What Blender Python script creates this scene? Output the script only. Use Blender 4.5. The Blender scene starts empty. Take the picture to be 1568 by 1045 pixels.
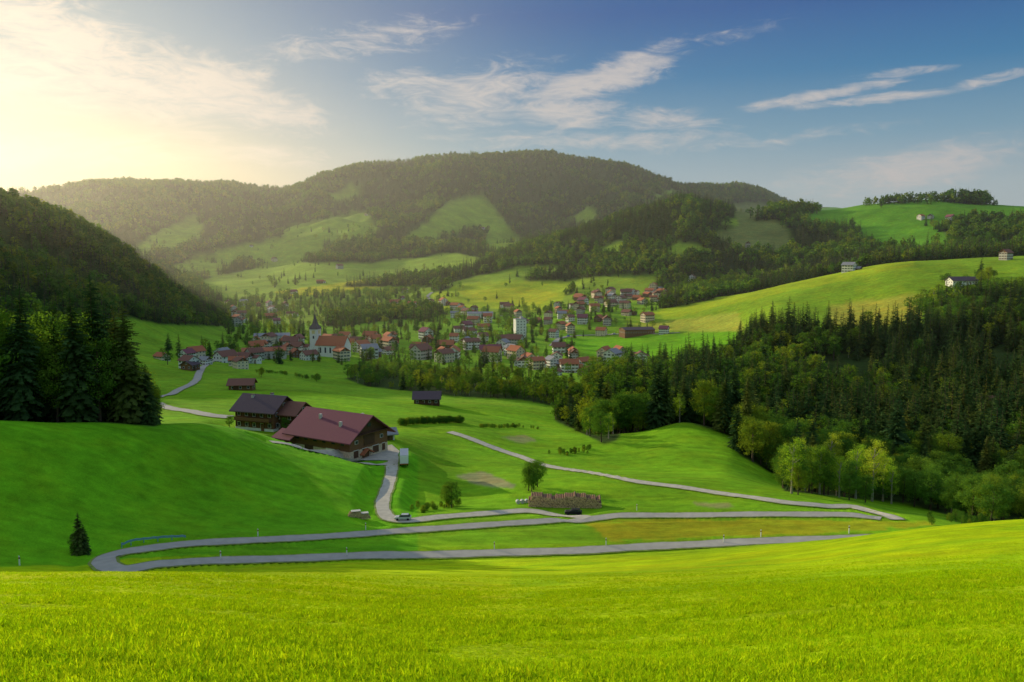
import bpy, math, random
import numpy as np
from mathutils import Vector, Matrix

R = np.random.RandomState(7)
random.seed(7)
scene = bpy.context.scene
scene.view_settings.view_transform = 'Standard'
scene.view_settings.look = 'None'
scene.view_settings.exposure = 0.0
SUN_AZ = -50.0
SUN_EL = 14.0

# ------------------------------------------------------------------ survey helpers
F = 1220.0; CX = 784.0; CY = 522.5
TH = math.atan(122.5 / F)
sT, cT = math.sin(TH), math.cos(TH)

def bearing(u, v):
    a = (np.asarray(u, float) - CX) / F
    b = -(np.asarray(v, float) - CY) / F
    dy = cT + b * sT; dz = -sT + b * cT; dx = a
    hor = np.sqrt(dx * dx + dy * dy)
    return np.arctan2(dx, dy), dz / hor

def project(x, y, z):
    f = y * cT - z * sT
    up = y * sT + z * cT
    f = np.where(f < 0.01, 0.01, f)
    return CX + F * x / f, CY - F * up / f

def pchip(xk, yk, x):
    xk = np.asarray(xk, float); yk = np.asarray(yk, float)
    h = np.diff(xk); dl = np.diff(yk) / h
    m = np.zeros_like(yk)
    m[0] = dl[0]; m[-1] = dl[-1]
    for i in range(1, len(xk) - 1):
        if dl[i - 1] * dl[i] > 0:
            w1 = 2 * h[i] + h[i - 1]; w2 = h[i] + 2 * h[i - 1]
            m[i] = (w1 + w2) / (w1 / dl[i - 1] + w2 / dl[i])
    x = np.clip(x, xk[0], xk[-1])
    i = np.clip(np.searchsorted(xk, x, side='right') - 1, 0, len(xk) - 2)
    t = (x - xk[i]) / h[i]
    t2 = t * t; t3 = t2 * t
    return ((2 * t3 - 3 * t2 + 1) * yk[i] + (t3 - 2 * t2 + t) * h[i] * m[i]
            + (-2 * t3 + 3 * t2) * yk[i + 1] + (t3 - t2) * h[i] * m[i + 1])

def hsh(ix, iy, s):
    n = (ix * 374761393 + iy * 668265263 + s * 127412617) & 0xffffffff
    n = ((n ^ (n >> 13)) * 1274126177) & 0xffffffff
    return ((n ^ (n >> 16)) & 0xffff) / 65535.0

def vnoise(x, y, s=0):
    fx = np.floor(x); fy = np.floor(y)
    ix = fx.astype(np.int64); iy = fy.astype(np.int64)
    tx = x - fx; ty = y - fy
    tx = tx * tx * (3 - 2 * tx); ty = ty * ty * (3 - 2 * ty)
    a = hsh(ix, iy, s); b = hsh(ix + 1, iy, s); c = hsh(ix, iy + 1, s); d = hsh(ix + 1, iy + 1, s)
    return (a + (b - a) * tx) * (1 - ty) + (c + (d - c) * tx) * ty - 0.5

def fbm(x, y, s=0, o=4):
    r = 0; a = 1.0
    for k in range(o):
        r = r + a * vnoise(x * 2 ** k + 17.3 * k, y * 2 ** k - 9.1 * k, s + k); a *= 0.5
    return r

def inpoly(u, v, P):
    u = np.asarray(u); v = np.asarray(v)
    res = np.zeros(u.shape, bool)
    n = len(P)
    for i in range(n):
        x1, y1 = P[i]; x2, y2 = P[(i + 1) % n]
        if y1 == y2: continue
        c = ((y1 > v) != (y2 > v)) & (u < (x2 - x1) * (v - y1) / (y2 - y1) + x1)
        res ^= c
    return res

# ------------------------------------------------------------------ terrain profile lines (bearing, row, distance)
LAY = [
 [(-400,1045,11),(784,1045,11),(2000,1045,11.5)],
 [(-400,950,22),(784,950,22),(2000,945,22)],
 [(-400,905,50),(784,892,52),(1568,868,48),(2000,860,48)],
 [(-400,880,105),(0,872,106),(155,880,106),(400,868,110),(784,859,112),(1000,849,115),(1200,832,120),(1400,813,125),(1568,800,130),(2000,790,135)],
 [(-400,874,113),(0,869,112),(155,868,113),(340,859,116),(530,853,119),(760,848,121),(1000,838,125),(1200,827,130),(1400,824,136),(1568,816,141),(2000,805,146)],
 [(-400,868,124),(0,864,121),(190,846,124),(300,833,127),(600,815,135),(800,800,143),(880,795,147),(1000,792,150),(1200,790,152),(1400,802,153),(1568,822,158),(2000,820,165)],
 [(-400,800,134),(0,800,134),(300,800,140),(500,797,148),(590,797,153),(800,782,158),(1000,776,162),(1200,773,164),(1400,790,168),(1568,815,180),(2000,815,190)],
 [(-400,640,165),(0,650,168),(240,653,178),(350,662,188),(450,694,188),(560,722,184),(620,757,178),(690,765,176),(784,745,183),(1000,738,188),(1200,752,195),(1300,765,205),(1400,785,215),(1568,800,230),(2000,800,240)],
 [(-400,690,215),(0,680,215),(240,658,218),(350,656,228),(450,670,225),(530,692,213),(600,690,218),(700,703,225),(830,712,223),(960,716,228),(1100,716,232),(1200,744,236),(1300,758,244),(1400,772,254),(1568,785,270),(2000,785,280)],
 [(-400,640,320),(0,640,310),(240,625,300),(400,628,300),(550,650,282),(700,660,276),(850,674,286),(960,668,290),(1050,652,290),(1120,668,290),(1200,715,295),(1400,735,305),(1568,745,320),(2000,745,330)],
 [(-400,610,420),(240,600,400),(400,597,400),(653,620,385),(850,645,370),(1000,667,352),(1200,690,352),(1400,690,370),(1568,695,385),(2000,695,390)],
 [(-400,560,500),(0,560,500),(240,570,500),(400,575,500),(600,590,500),(900,590,500),(1050,590,500),(1200,600,500),(1400,603,515),(1568,605,520),(2000,600,520)],
 [(-400,460,620),(0,490,620),(200,522,640),(300,542,655),(400,551,660),(600,555,660),(750,556,660),(900,560,655),(1050,555,650),(1130,540,640),(1200,510,640),(1300,510,645),(1400,517,650),(1568,520,650),(2000,510,650)],
 [(-400,340,760),(0,400,760),(100,422,770),(200,465,800),(300,508,830),(340,517,850),(400,520,850),(600,520,850),(795,518,850),(900,520,850),(1000,517,830),(1120,508,790),(1200,488,745),(1290,491,750),(1400,476,760),(1568,472,760),(2000,450,760)],
 [(-400,230,950),(0,312,950),(100,344,950),(200,400,980),(300,474,1010),(345,499,1060),(400,497,1100),(600,500,1000),(700,496,1000),(795,500,960),(900,480,1000),(1000,478,985),(1140,452,965),(1230,431,960),(1400,402,960),(1568,398,960),(2000,380,960)],
 [(-400,265,1250),(0,345,1250),(200,435,1250),(300,474,1300),(345,485,1320),(400,480,1350),(500,475,1350),(600,475,1300),(700,473,1200),(800,468,1200),(900,452,1200),(1000,450,1190),(1140,445,1180),(1230,428,1190),(1400,398,1200),(1568,385,1200),(2000,370,1200)],
 [(-400,300,1500),(0,360,1500),(200,440,1600),(300,452,1600),(400,447,1600),(500,440,1600),(600,445,1520),(700,438,1450),(800,425,1450),(870,430,1400),(900,418,1400),(1000,392,1400),(1050,380,1400),(1140,385,1400),(1230,388,1400),(1320,380,1400),(1400,370,1400),(1568,360,1400),(2000,350,1400)],
 [(-400,300,1900),(0,350,1900),(200,412,1900),(300,430,1900),(400,425,1900),(500,410,1900),(600,418,1850),(700,408,1800),(740,405,1750),(800,386,1750),(900,350,1750),(1000,320,1750),(1050,309,1750),(1100,320,1750),(1150,326,1750),(1250,324,1700),(1330,314,1700),(1420,308,1700),(1500,312,1700),(1568,316,1700),(2000,320,1700)],
 [(-400,310,2300),(0,335,2300),(200,385,2300),(300,398,2300),(400,400,2300),(500,382,2300),(600,385,2300),(700,375,2300),(800,372,2300),(1000,360,2300),(1200,365,2300),(1568,365,2300),(2000,365,2300)],
 [(-400,300,2900),(0,320,2900),(200,342,2900),(300,340,2900),(400,345,2900),(500,332,2900),(560,322,2900),(620,335,2900),(700,318,2900),(800,325,2900),(900,312,2900),(1000,320,2900),(1200,345,2900),(1568,355,2900),(2000,355,2900)],
 [(-400,300,3600),(0,309,3600),(100,293,3600),(150,286,3600),(250,286,3600),(300,287,3600),(350,285,3600),(380,291,3600),(440,296,3600),(460,289,3600),(500,274,3600),(560,261,3600),(600,255,3600),(680,247,3600),(760,243,3600),(840,240,3600),(880,250,3600),(920,255,3600),(960,261,3600),(1000,276,3600),(1050,290,3600),(1100,290,3600),(1130,287,3600),(1160,294,3600),(1185,308,3600),(1240,325,3600),(1568,335,3600),(2000,335,3600)],
 [(-400,345,4600),(784,300,4600),(2000,370,4600)],
 [(-400,398,9000),(784,398,9000),(2000,398,9000)],
]
AZ = np.concatenate([np.arange(-180, -41, 3.0), np.arange(-41, 41.0001, 0.1), np.arange(43, 180.01, 3.0)]) * math.pi / 180
AZ[-1] = math.pi
dl = [0.02, 1.5]
while dl[-1] < 9000:
    d = dl[-1]
    st = max(0.7, 0.007 * d)
    if d > 4700: st = 200
    dl.append(d + st)
D = np.array(dl)
nA, nD = len(AZ), len(D)
Dk = []; Zk = []
for L in LAY:
    us = np.array([p[0] for p in L]); vs = np.array([p[1] for p in L]); ds = np.array([p[2] for p in L], float)
    a, s = bearing(us, vs)
    Dk.append(pchip(a, ds, AZ)); Zk.append(pchip(a, s * ds, AZ))
Dk = np.array(Dk); Zk = np.array(Zk)
for k in range(1, len(Dk)):
    Dk[k] = np.maximum(Dk[k], Dk[k - 1] * 1.015 + 1)
EYE = 1.9
T = np.zeros((nA, nD))
for i in range(nA):
    T[i] = pchip(np.concatenate([[0.0], Dk[:, i]]), np.concatenate([[-EYE], Zk[:, i]]), D)
def sm(T, n):
    for _ in range(n):
        T2 = T.copy()
        T2[1:-1] = (T[:-2] + 2 * T[1:-1] + T[2:]) / 4
        T = T2.copy()
        T[:, 1:-1] = (T2[:, :-2] + 2 * T2[:, 1:-1] + T2[:, 2:]) / 4
    return T
T = sm(T, 5)
AA, DD = np.meshgrid(AZ, D, indexing='ij')
XX = np.sin(AA) * DD; YY = np.cos(AA) * DD
def sst(a, b, x):
    t = np.clip((x - a) / (b - a), 0, 1); return t * t * (3 - 2 * t)
T += 0.10 * fbm(XX / 5, YY / 5, 1, 3) * sst(4, 15, DD)
T += 0.35 * fbm(XX / 22, YY / 12, 61, 2) * sst(12, 30, DD) * (1 - sst(70, 100, DD))
T += 1.5 * fbm(XX / 40, YY / 40, 5, 3) * sst(90, 240, DD)
T += 9 * fbm(XX / 190, YY / 190, 9, 3) * sst(900, 1600, DD)
rid = 1 - np.abs(fbm(XX / 520, YY / 520, 21, 4)) * 2.4
T += 90 * (rid - 0.6) * sst(2000, 2700, DD) * (1 - 0.8 * sst(3200, 3550, DD))
back = sst(75 * math.pi / 180, 150 * math.pi / 180, np.abs(AA))
T = T * (1 - back) + back * (-EYE + 0.16 * np.minimum(DD, 900))

def H(x, y):
    x = np.asarray(x, float); y = np.asarray(y, float)
    a = np.arctan2(x, y); d = np.hypot(x, y)
    i = np.clip(np.searchsorted(AZ, a) - 1, 0, nA - 2)
    j = np.clip(np.searchsorted(D, d) - 1, 0, nD - 2)
    ta = (a - AZ[i]) / (AZ[i + 1] - AZ[i]); td = np.clip((d - D[j]) / (D[j + 1] - D[j]), 0, 1)
    return ((T[i, j] * (1 - ta) + T[i + 1, j] * ta) * (1 - td) + (T[i, j + 1] * (1 - ta) + T[i + 1, j + 1] * ta) * td)

def ground(u, v, dmin=9, dmax=6000):
    a, s = bearing(u, v)
    ds = dmin * np.exp(np.arange(0, math.log(dmax / dmin), 0.002))
    x = np.sin(a) * ds; y = np.cos(a) * ds
    g = s * ds - H(x, y)
    k = np.where(g <= 0)[0]
    if len(k) and k[0] > 0:
        k = k[0]; t = g[k - 1] / (g[k - 1] - g[k]); d = ds[k - 1] + t * (ds[k] - ds[k - 1])
    else:
        d = ds[int(np.argmin(np.abs(g / ds)))]
    x = math.sin(a) * d; y = math.cos(a) * d
    return x, y, float(H(x, y))

# ------------------------------------------------------------------ roads: centre lines
def spline(P, step=1.2):
    P = np.array(P, float)
    out = []
    Q = np.vstack([2 * P[0] - P[1], P, 2 * P[-1] - P[-2]])
    for i in range(1, len(Q) - 2):
        p0, p1, p2, p3 = Q[i - 1], Q[i], Q[i + 1], Q[i + 2]
        n = max(3, int(np.linalg.norm(p2 - p1) / step * 3))
        t = np.linspace(0, 1, n, endpoint=False)[:, None]
        out.append(0.5 * ((2 * p1) + (-p0 + p2) * t + (2 * p0 - 5 * p1 + 4 * p2 - p3) * t ** 2 + (-p0 + 3 * p1 - 3 * p2 + p3) * t ** 3))
    out.append(P[-1][None])
    C = np.vstack(out)
    L = np.concatenate([[0], np.cumsum(np.linalg.norm(np.diff(C, axis=0), axis=1))])
    s = np.arange(0, L[-1], step)
    return np.stack([np.interp(s, L, C[:, 0]), np.interp(s, L, C[:, 1])], 1)

ROADS = [
 ("asphalt_road", 2.8, [(1150,830),(1100,833),(1000,838),(880,844),(760,848),(640,851),(530,853),(340,859),(250,865),(195,869),(165,866),(160,858),(180,849),(220,842),(300,833),(450,825),(600,815),(700,808),(800,801),(870,796),(930,791),(1000,790),(1100,789),(1200,788),(1290,789),(1350,793)]),
 ("farm_lane", 2.7, [(900,793),(850,786),(810,783),(750,787),(680,792),(630,797),(600,796),(588,785),(586,768),(594,745),(600,722),(602,705),(596,692)]),
 ("farm_yard_lane", 2.8, [(603,712),(570,709),(530,701),(480,691),(445,682),(410,673)]),
 ("valley_lane", 2.6, [(688,662),(740,680),(790,698),(830,712),(900,724),(960,735),(1050,748),(1130,760),(1200,769),(1260,775),(1310,780),(1350,788),(1375,795)]),
 ("village_road", 4.0, [(352,640),(320,636),(290,630),(262,626),(240,618)]),
 ("village_approach_road", 4.0, [(240,609),(270,600),(295,588),(305,572),(315,560),(335,552),(380,548),(440,548)]),
 ("valley_road", 6.0, [(845,530),(860,518),(900,514),(960,512),(1040,510)]),
 ("hill_road", 5.0, [(655,478),(662,465),(655,455),(662,448)]),
]
RP = []
for nm, w, pts in ROADS:
    g = [ground(u, v)[:2] for u, v in pts]
    if nm == "asphalt_road":
        def azd(u, d_):
            a_ = float(bearing(u, 820)[0]); return (math.sin(a_) * d_, math.cos(a_) * d_)
        g = [azd(1460, 139), azd(1390, 136), azd(1320, 133.5), azd(1250, 131.2), azd(1200, 129.8)] + g
    C = spline(g)
    z = H(C[:, 0], C[:, 1])
    k = np.ones(9) / 9
    zp = np.convolve(np.pad(z, 4, mode='edge'), k, mode='valid')
    RP.append((nm, w, C, zp))
PADS = []
def pad(u, v, r, dz=0):
    x, y, z = ground(u, v); PADS.append((x, y, z + dz, r)); return x, y, z + dz
barn_p = pad(520, 688, 13)
farm_p = pad(407, 654, 12)
yard_p = pad(575, 697, 8)
log_p = pad(866, 775, 5)
def flatten_pts(px, py, pz, r0, r1):
    global T
    px = np.asarray(px); py = np.asarray(py); pz = np.asarray(pz)
    dmn = np.hypot(px, py).min() - r1 - 2; dmx = np.hypot(px, py).max() + r1 + 2
    amn = np.arctan2(px, py).min() - (r1 + 2) / max(dmn, 20); amx = np.arctan2(px, py).max() + (r1 + 2) / max(dmn, 20)
    ii = np.where((AZ >= amn) & (AZ <= amx))[0]; jj = np.where((D >= dmn) & (D <= dmx))[0]
    xs = XX[np.ix_(ii, jj)].ravel(); ys = YY[np.ix_(ii, jj)].ravel()
    best = np.full(xs.shape, 1e9); bz = np.zeros(xs.shape)
    for c in range(len(px)):
        q = (xs - px[c]) ** 2 + (ys - py[c]) ** 2
        m = q < best; best[m] = q[m]; bz[m] = pz[c]
    w = 1 - sst(r0, r1, np.sqrt(best))
    sub = T[np.ix_(ii, jj)].ravel()
    T[np.ix_(ii, jj)] = (sub * (1 - w) + bz * w).reshape(len(ii), len(jj))
for nm, w, C, zp in RP:
    flatten_pts(C[:, 0], C[:, 1], zp, w / 2 + 1.4, w / 2 + 5)
for x, y, z, r in PADS:
    flatten_pts([x], [y], [z], r, r + 7)

# ------------------------------------------------------------------ material helpers
def newmat(name):
    m = bpy.data.materials.new(name); m.use_nodes = True
    nt = m.node_tree; nt.nodes.clear()
    out = nt.nodes.new('ShaderNodeOutputMaterial')
    return m, nt, out
def N(nt, t, **k):
    n = nt.nodes.new(t)
    for a, b in k.items(): setattr(n, a, b)
    return n
def mixc(nt, fac, a, b, mode='MIX'):
    n = nt.nodes.new('ShaderNodeMix'); n.data_type = 'RGBA'; n.blend_type = mode
    for s, val in ((0, fac), (6, a), (7, b)):
        if isinstance(val, (int, float)): n.inputs[s].default_value = val
        elif isinstance(val, tuple): n.inputs[s].default_value = (*val, 1) if len(val) == 3 else val
        else: nt.links.new(val, n.inputs[s])
    return n.outputs[2]
def math_(nt, op, a, b=None, clamp=False):
    n = nt.nodes.new('ShaderNodeMath'); n.operation = op; n.use_clamp = clamp
    for i, val in enumerate((a, b)):
        if val is None: continue
        if isinstance(val, (int, float)): n.inputs[i].default_value = val
        else: nt.links.new(val, n.inputs[i])
    return n.outputs[0]
def noise(nt, vec, scale, detail=3, rough=0.55, dist=0.0):
    n = nt.nodes.new('ShaderNodeTexNoise')
    n.inputs['Scale'].default_value = scale; n.inputs['Detail'].default_value = detail
    n.inputs['Roughness'].default_value = rough; n.inputs['Distortion'].default_value = dist
    if vec is not None: nt.links.new(vec, n.inputs['Vector'])
    return n.outputs['Fac']
def maprange(nt, v, a, b, c, d, smooth=False):
    n = nt.nodes.new('ShaderNodeMapRange')
    if smooth: n.interpolation_type = 'SMOOTHSTEP'
    nt.links.new(v, n.inputs[0])
    for i, q in enumerate((a, b, c, d)): n.inputs[i + 1].default_value = q
    return n.outputs[0]

def simple(name, col, rough=0.8, var=0.25, scale=2.0, col2=None, metal=0.0, bump=0.0):
    m, nt, out = newmat(name)
    p = N(nt, 'ShaderNodeBsdfPrincipled')
    g = N(nt, 'ShaderNodeNewGeometry')
    f = noise(nt, g.outputs['Position'], scale, 4)
    c2 = col2 or tuple(c * (1 - var) for c in col)
    fr = maprange(nt, f, 0.35, 0.65, 0, 1)
    c = mixc(nt, fr, tuple(col), tuple(c2))
    nt.links.new(c, p.inputs['Base Color'])
    p.inputs['Roughness'].default_value = rough; p.inputs['Metallic'].default_value = metal
    p.inputs['Specular IOR Level'].default_value = 0.25
    if bump:
        b = N(nt, 'ShaderNodeBump'); b.inputs['Strength'].default_value = bump
        nt.links.new(f, b.inputs['Height']); nt.links.new(b.outputs[0], p.inputs['Normal'])
    nt.links.new(p.outputs[0], out.inputs[0])
    return m

def planks(name, col, col2, scale=5.0, axis=0):
    m, nt, out = newmat(name)
    p = N(nt, 'ShaderNodeBsdfPrincipled')
    tc = N(nt, 'ShaderNodeTexCoord')
    w = N(nt, 'ShaderNodeTexWave'); w.wave_type = 'BANDS'; w.bands_direction = 'XYZ'[axis]
    mp = N(nt, 'ShaderNodeMapping'); nt.links.new(tc.outputs['Object'], mp.inputs[0])
    nt.links.new(mp.outputs[0], w.inputs[0]); w.inputs['Scale'].default_value = scale
    w.inputs['Distortion'].default_value = 0.6
    f = noise(nt, tc.outputs['Object'], 1.3, 4)
    c = mixc(nt, f, tuple(col), tuple(col2))
    c = mixc(nt, math_(nt, 'MULTIPLY', w.outputs['Fac'], 0.4), c, tuple(x * 0.45 for x in col))
    nt.links.new(c, p.inputs['Base Color']); p.inputs['Roughness'].default_value = 0.85
    p.inputs['Specular IOR Level'].default_value = 0.2
    nt.links.new(p.outputs[0], out.inputs[0])
    return m

M = {}
M['white'] = simple('plaster_white', (0.85, 0.83, 0.78), 0.9, 0.1, 0.8)
M['cream'] = simple('plaster_cream', (0.80, 0.68, 0.48), 0.9, 0.12, 0.8)
M['pale'] = simple('plaster_grey', (0.62, 0.58, 0.53), 0.9, 0.15, 0.8)
M['wood'] = planks('timber_brown', (0.18, 0.085, 0.04), (0.25, 0.13, 0.06), 6, 0)
M['wood2'] = planks('timber_dark', (0.10, 0.05, 0.028), (0.15, 0.08, 0.04), 6, 1)
M['rooftile'] = planks('roof_tile_brown', (0.28, 0.12, 0.085), (0.20, 0.10, 0.075), 4, 0)
M['roofred'] = planks('roof_tile_red', (0.52, 0.17, 0.08), (0.40, 0.14, 0.07), 4, 0)
M['roofpurple'] = planks('roof_tile_purple', (0.27, 0.085, 0.115), (0.22, 0.078, 0.10), 3, 0)
M['roofgrey'] = planks('roof_slate', (0.28, 0.28, 0.31), (0.36, 0.35, 0.36), 4, 0)
M['roofdark'] = planks('roof_dark', (0.12, 0.08, 0.10), (0.16, 0.11, 0.12), 4, 0)
M['glass'] = simple('window_glass', (0.04, 0.05, 0.06), 0.12, 0.2, 1)
M['frame'] = simple('window_frame', (0.75, 0.72, 0.66), 0.6, 0.1, 3)
M['stone'] = simple('foundation_stone', (0.70, 0.56, 0.38), 0.95, 0.3, 2.0)
M['green'] = simple('shutter_green', (0.05, 0.12, 0.06), 0.7, 0.2, 2)
M['asphalt'] = simple('asphalt', (0.42, 0.39, 0.35), 0.92, 0.16, 0.6, bump=0.1)
M['gravel'] = simple('gravel_lane', (0.54, 0.49, 0.41), 0.95, 0.2, 0.8, bump=0.2)
M['verge'] = simple('gravel_verge', (0.26, 0.34, 0.06), 0.95, 0.4, 1.2)
M['whitepaint'] = simple('white_paint', (0.80, 0.80, 0.78), 0.5, 0.06, 2)
M['black'] = simple('black_rubber', (0.02, 0.02, 0.02), 0.8, 0.2, 3)
M['steel'] = simple('galvanised_steel', (0.20, 0.40, 0.55), 0.45, 0.2, 3, metal=0.2)
M['red'] = simple('red_paint', (0.45, 0.04, 0.03), 0.4, 0.1, 3)
M['blue'] = simple('blue_paint', (0.05, 0.16, 0.42), 0.4, 0.1, 3)
M['silver'] = simple('silver_paint', (0.5, 0.5, 0.52), 0.35, 0.05, 3)
M['orange'] = simple('orange_reflector', (0.7, 0.2, 0.03), 0.4, 0.1, 3)
M['logend'] = simple('log_cut_end', (0.85, 0.56, 0.34), 0.9, 0.5, 2.6)
M['bark'] = simple('log_bark', (0.32, 0.18, 0.11), 0.95, 0.4, 4)
M['trunk'] = simple('tree_bark', (0.12, 0.085, 0.06), 0.95, 0.4, 4)
M['trunkpale'] = simple('tree_bark_pale', (0.40, 0.36, 0.29), 0.95, 0.4, 4)
M['copper'] = simple('spire_shingle', (0.12, 0.10, 0.11), 0.7, 0.3, 3)
M['clock'] = simple('clock_face', (0.75, 0.65, 0.3), 0.5, 0.1, 3)

def foliage(name, c1, c2, c3, transl=0.35, tint=(1.75, 1.55, 0.5)):
    m, nt, out = newmat(name)
    oi = N(nt, 'ShaderNodeObjectInfo')
    tc = N(nt, 'ShaderNodeTexCoord')
    g = N(nt, 'ShaderNodeNewGeometry')
    r = N(nt, 'ShaderNodeValToRGB')
    r.color_ramp.elements[0].color = (*c1, 1); r.color_ramp.elements[1].color = (*c3, 1)
    e = r.color_ramp.elements.new(0.6); e.color = (*c2, 1)
    nt.links.new(oi.outputs['Random'], r.inputs[0])
    f = noise(nt, tc.outputs['Object'], 9, 3)
    big = noise(nt, g.outputs['Position'], 0.012, 2)
    k = math_(nt, 'ADD', maprange(nt, f, 0.3, 0.7, 0.55, 1.4), maprange(nt, big, 0.3, 0.7, -0.25, 0.25))
    mul = N(nt, 'ShaderNodeVectorMath', operation='SCALE')
    nt.links.new(r.outputs[0], mul.inputs[0]); nt.links.new(k, mul.inputs['Scale'])
    d = N(nt, 'ShaderNodeBsdfDiffuse'); t = N(nt, 'ShaderNodeBsdfTranslucent')
    nt.links.new(mul.outputs[0], d.inputs[0])
    tcx = mixc(nt, 1.0, mul.outputs[0], tint, 'MULTIPLY')
    nt.links.new(tcx, t.inputs[0])
    ms = N(nt, 'ShaderNodeMixShader'); ms.inputs[0].default_value = transl
    nt.links.new(d.outputs[0], ms.inputs[1]); nt.links.new(t.outputs[0], ms.inputs[2])
    nt.links.new(ms.outputs[0], out.inputs[0])
    return m
M['needles'] = foliage('spruce_needles', (0.045, 0.095, 0.032), (0.07, 0.125, 0.036), (0.14, 0.17, 0.035), 0.36)
M['leaves'] = foliage('broad_leaves', (0.07, 0.17, 0.03), (0.12, 0.23, 0.035), (0.22, 0.28, 0.03), 0.4)
M['birch'] = foliage('birch_leaves', (0.22, 0.37, 0.04), (0.28, 0.41, 0.04), (0.34, 0.42, 0.05), 0.42)
M['grass'] = foliage('grass_blades', (0.36, 0.58, 0.006), (0.46, 0.64, 0.008), (0.55, 0.66, 0.012), 0.4, (1.3, 1.2, 0.6))

# ------------------------------------------------------------------ mesh builder
class B:
    def __init__(s): s.p = {}
    def add(s, verts, faces, mat, part='body'):
        q = s.p.setdefault(part, ([], [], []))
        o = len(q[0]); q[0].extend([tuple(v) for v in verts])
        for f in faces: q[1].append(tuple(i + o for i in f)); q[2].append(mat)
    def box(s, c, d, mat, part='body', rz=0):
        x, y, z = c; a, b, h = d[0] / 2, d[1] / 2, d[2] / 2
        ca, sa = math.cos(rz), math.sin(rz)
        v = []
        for zz in (-h, h):
            for xx, yy in ((-a, -b), (a, -b), (a, b), (-a, b)):
                v.append((x + xx * ca - yy * sa, y + xx * sa + yy * ca, z + zz))
        s.add(v, [(3, 2, 1, 0), (4, 5, 6, 7), (0, 1, 5, 4), (1, 2, 6, 5), (2, 3, 7, 6), (3, 0, 4, 7)], mat, part)
    def cyl(s, p0, p1, r0, r1, mat, part='body', n=8, endmat=None):
        p0 = Vector(p0); p1 = Vector(p1); ax = (p1 - p0).normalized()
        t = Vector((0, 0, 1)) if abs(ax.z) < 0.9 else Vector((1, 0, 0))
        a = ax.cross(t).normalized(); b = ax.cross(a)
        v = []
        for P, r in ((p0, r0), (p1, r1)):
            for i in range(n):
                q = 2 * math.pi * i / n
                v.append(P + a * math.cos(q) * r + b * math.sin(q) * r)
        s.add(v, [(i, (i + 1) % n, n + (i + 1) % n, n + i) for i in range(n)], mat, part)
        s.add(v[:n], [tuple(range(n))[::-1]], endmat or mat, part)
        s.add(v[n:], [tuple(range(n))], endmat or mat, part)
    def prism(s, prof, x0, x1, mat, part='body'):
        n = len(prof)
        v = [(x0, y, z) for y, z in prof] + [(x1, y, z) for y, z in prof]
        s.add(v, [tuple(range(n))[::-1], tuple(range(n, 2 * n))] + [(i, (i + 1) % n, n + (i + 1) % n, n + i) for i in range(n)], mat, part)
    def mesh(s, name, parts=None):
        V = []; Fc = []; Mt = []
        for k, q in s.p.items():
            if parts and k not in parts: continue
            o = len(V); V += q[0]; Fc += [tuple(i + o for i in f) for f in q[1]]; Mt += q[2]
        me = bpy.data.meshes.new(name); me.from_pydata(V, [], Fc)
        names = sorted(set(Mt)); ix = {n: i for i, n in enumerate(names)}
        for n in names: me.materials.append(M[n])
        me.polygons.foreach_set('material_index', [ix[m] for m in Mt]); me.update()
        return me
    def parented(s, name, loc, rz=0, scale=1):
        e = bpy.data.objects.new(name, None); scene.collection.objects.link(e)
        e.location = loc; e.rotation_euler = (0, 0, rz); e.scale = (scale,) * 3
        for k in s.p:
            o = bpy.data.objects.new(k, s.mesh(name + '_' + k, [k])); scene.collection.objects.link(o); o.parent = e
        return e
def put(name, me, loc, rz=0, scale=1.0):
    o = bpy.data.objects.new(name, me); scene.collection.objects.link(o)
    o.location = loc; o.rotation_euler = (0, 0, rz); o.scale = (scale,) * 3
    return o

# ------------------------------------------------------------------ terrain mesh
verts = np.stack([XX, YY, T], -1).reshape(-1, 3)
i = np.arange(nA - 1)[:, None]; j = np.arange(nD - 1)[None]
a = (i * nD + j).ravel()
quads = np.stack([a, a + nD, a + nD + 1, a + 1], 1)[:, ::-1]
me = bpy.data.meshes.new('terrain')
me.vertices.add(len(verts)); me.vertices.foreach_set('co', verts.astype(np.float32).ravel())
me.loops.add(quads.size); me.loops.foreach_set('vertex_index', quads.astype(np.int32).ravel())
me.polygons.add(len(quads)); me.polygons.foreach_set('loop_start', np.arange(0, quads.size, 4, dtype=np.int32))
me.polygons.foreach_set('loop_total', np.full(len(quads), 4, dtype=np.int32))
me.update(calc_edges=True)
me.polygons.foreach_set('use_smooth', np.ones(len(quads), bool))
if me.polygons[nD * 200 + 50].normal.z < 0: me.flip_normals()

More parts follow.
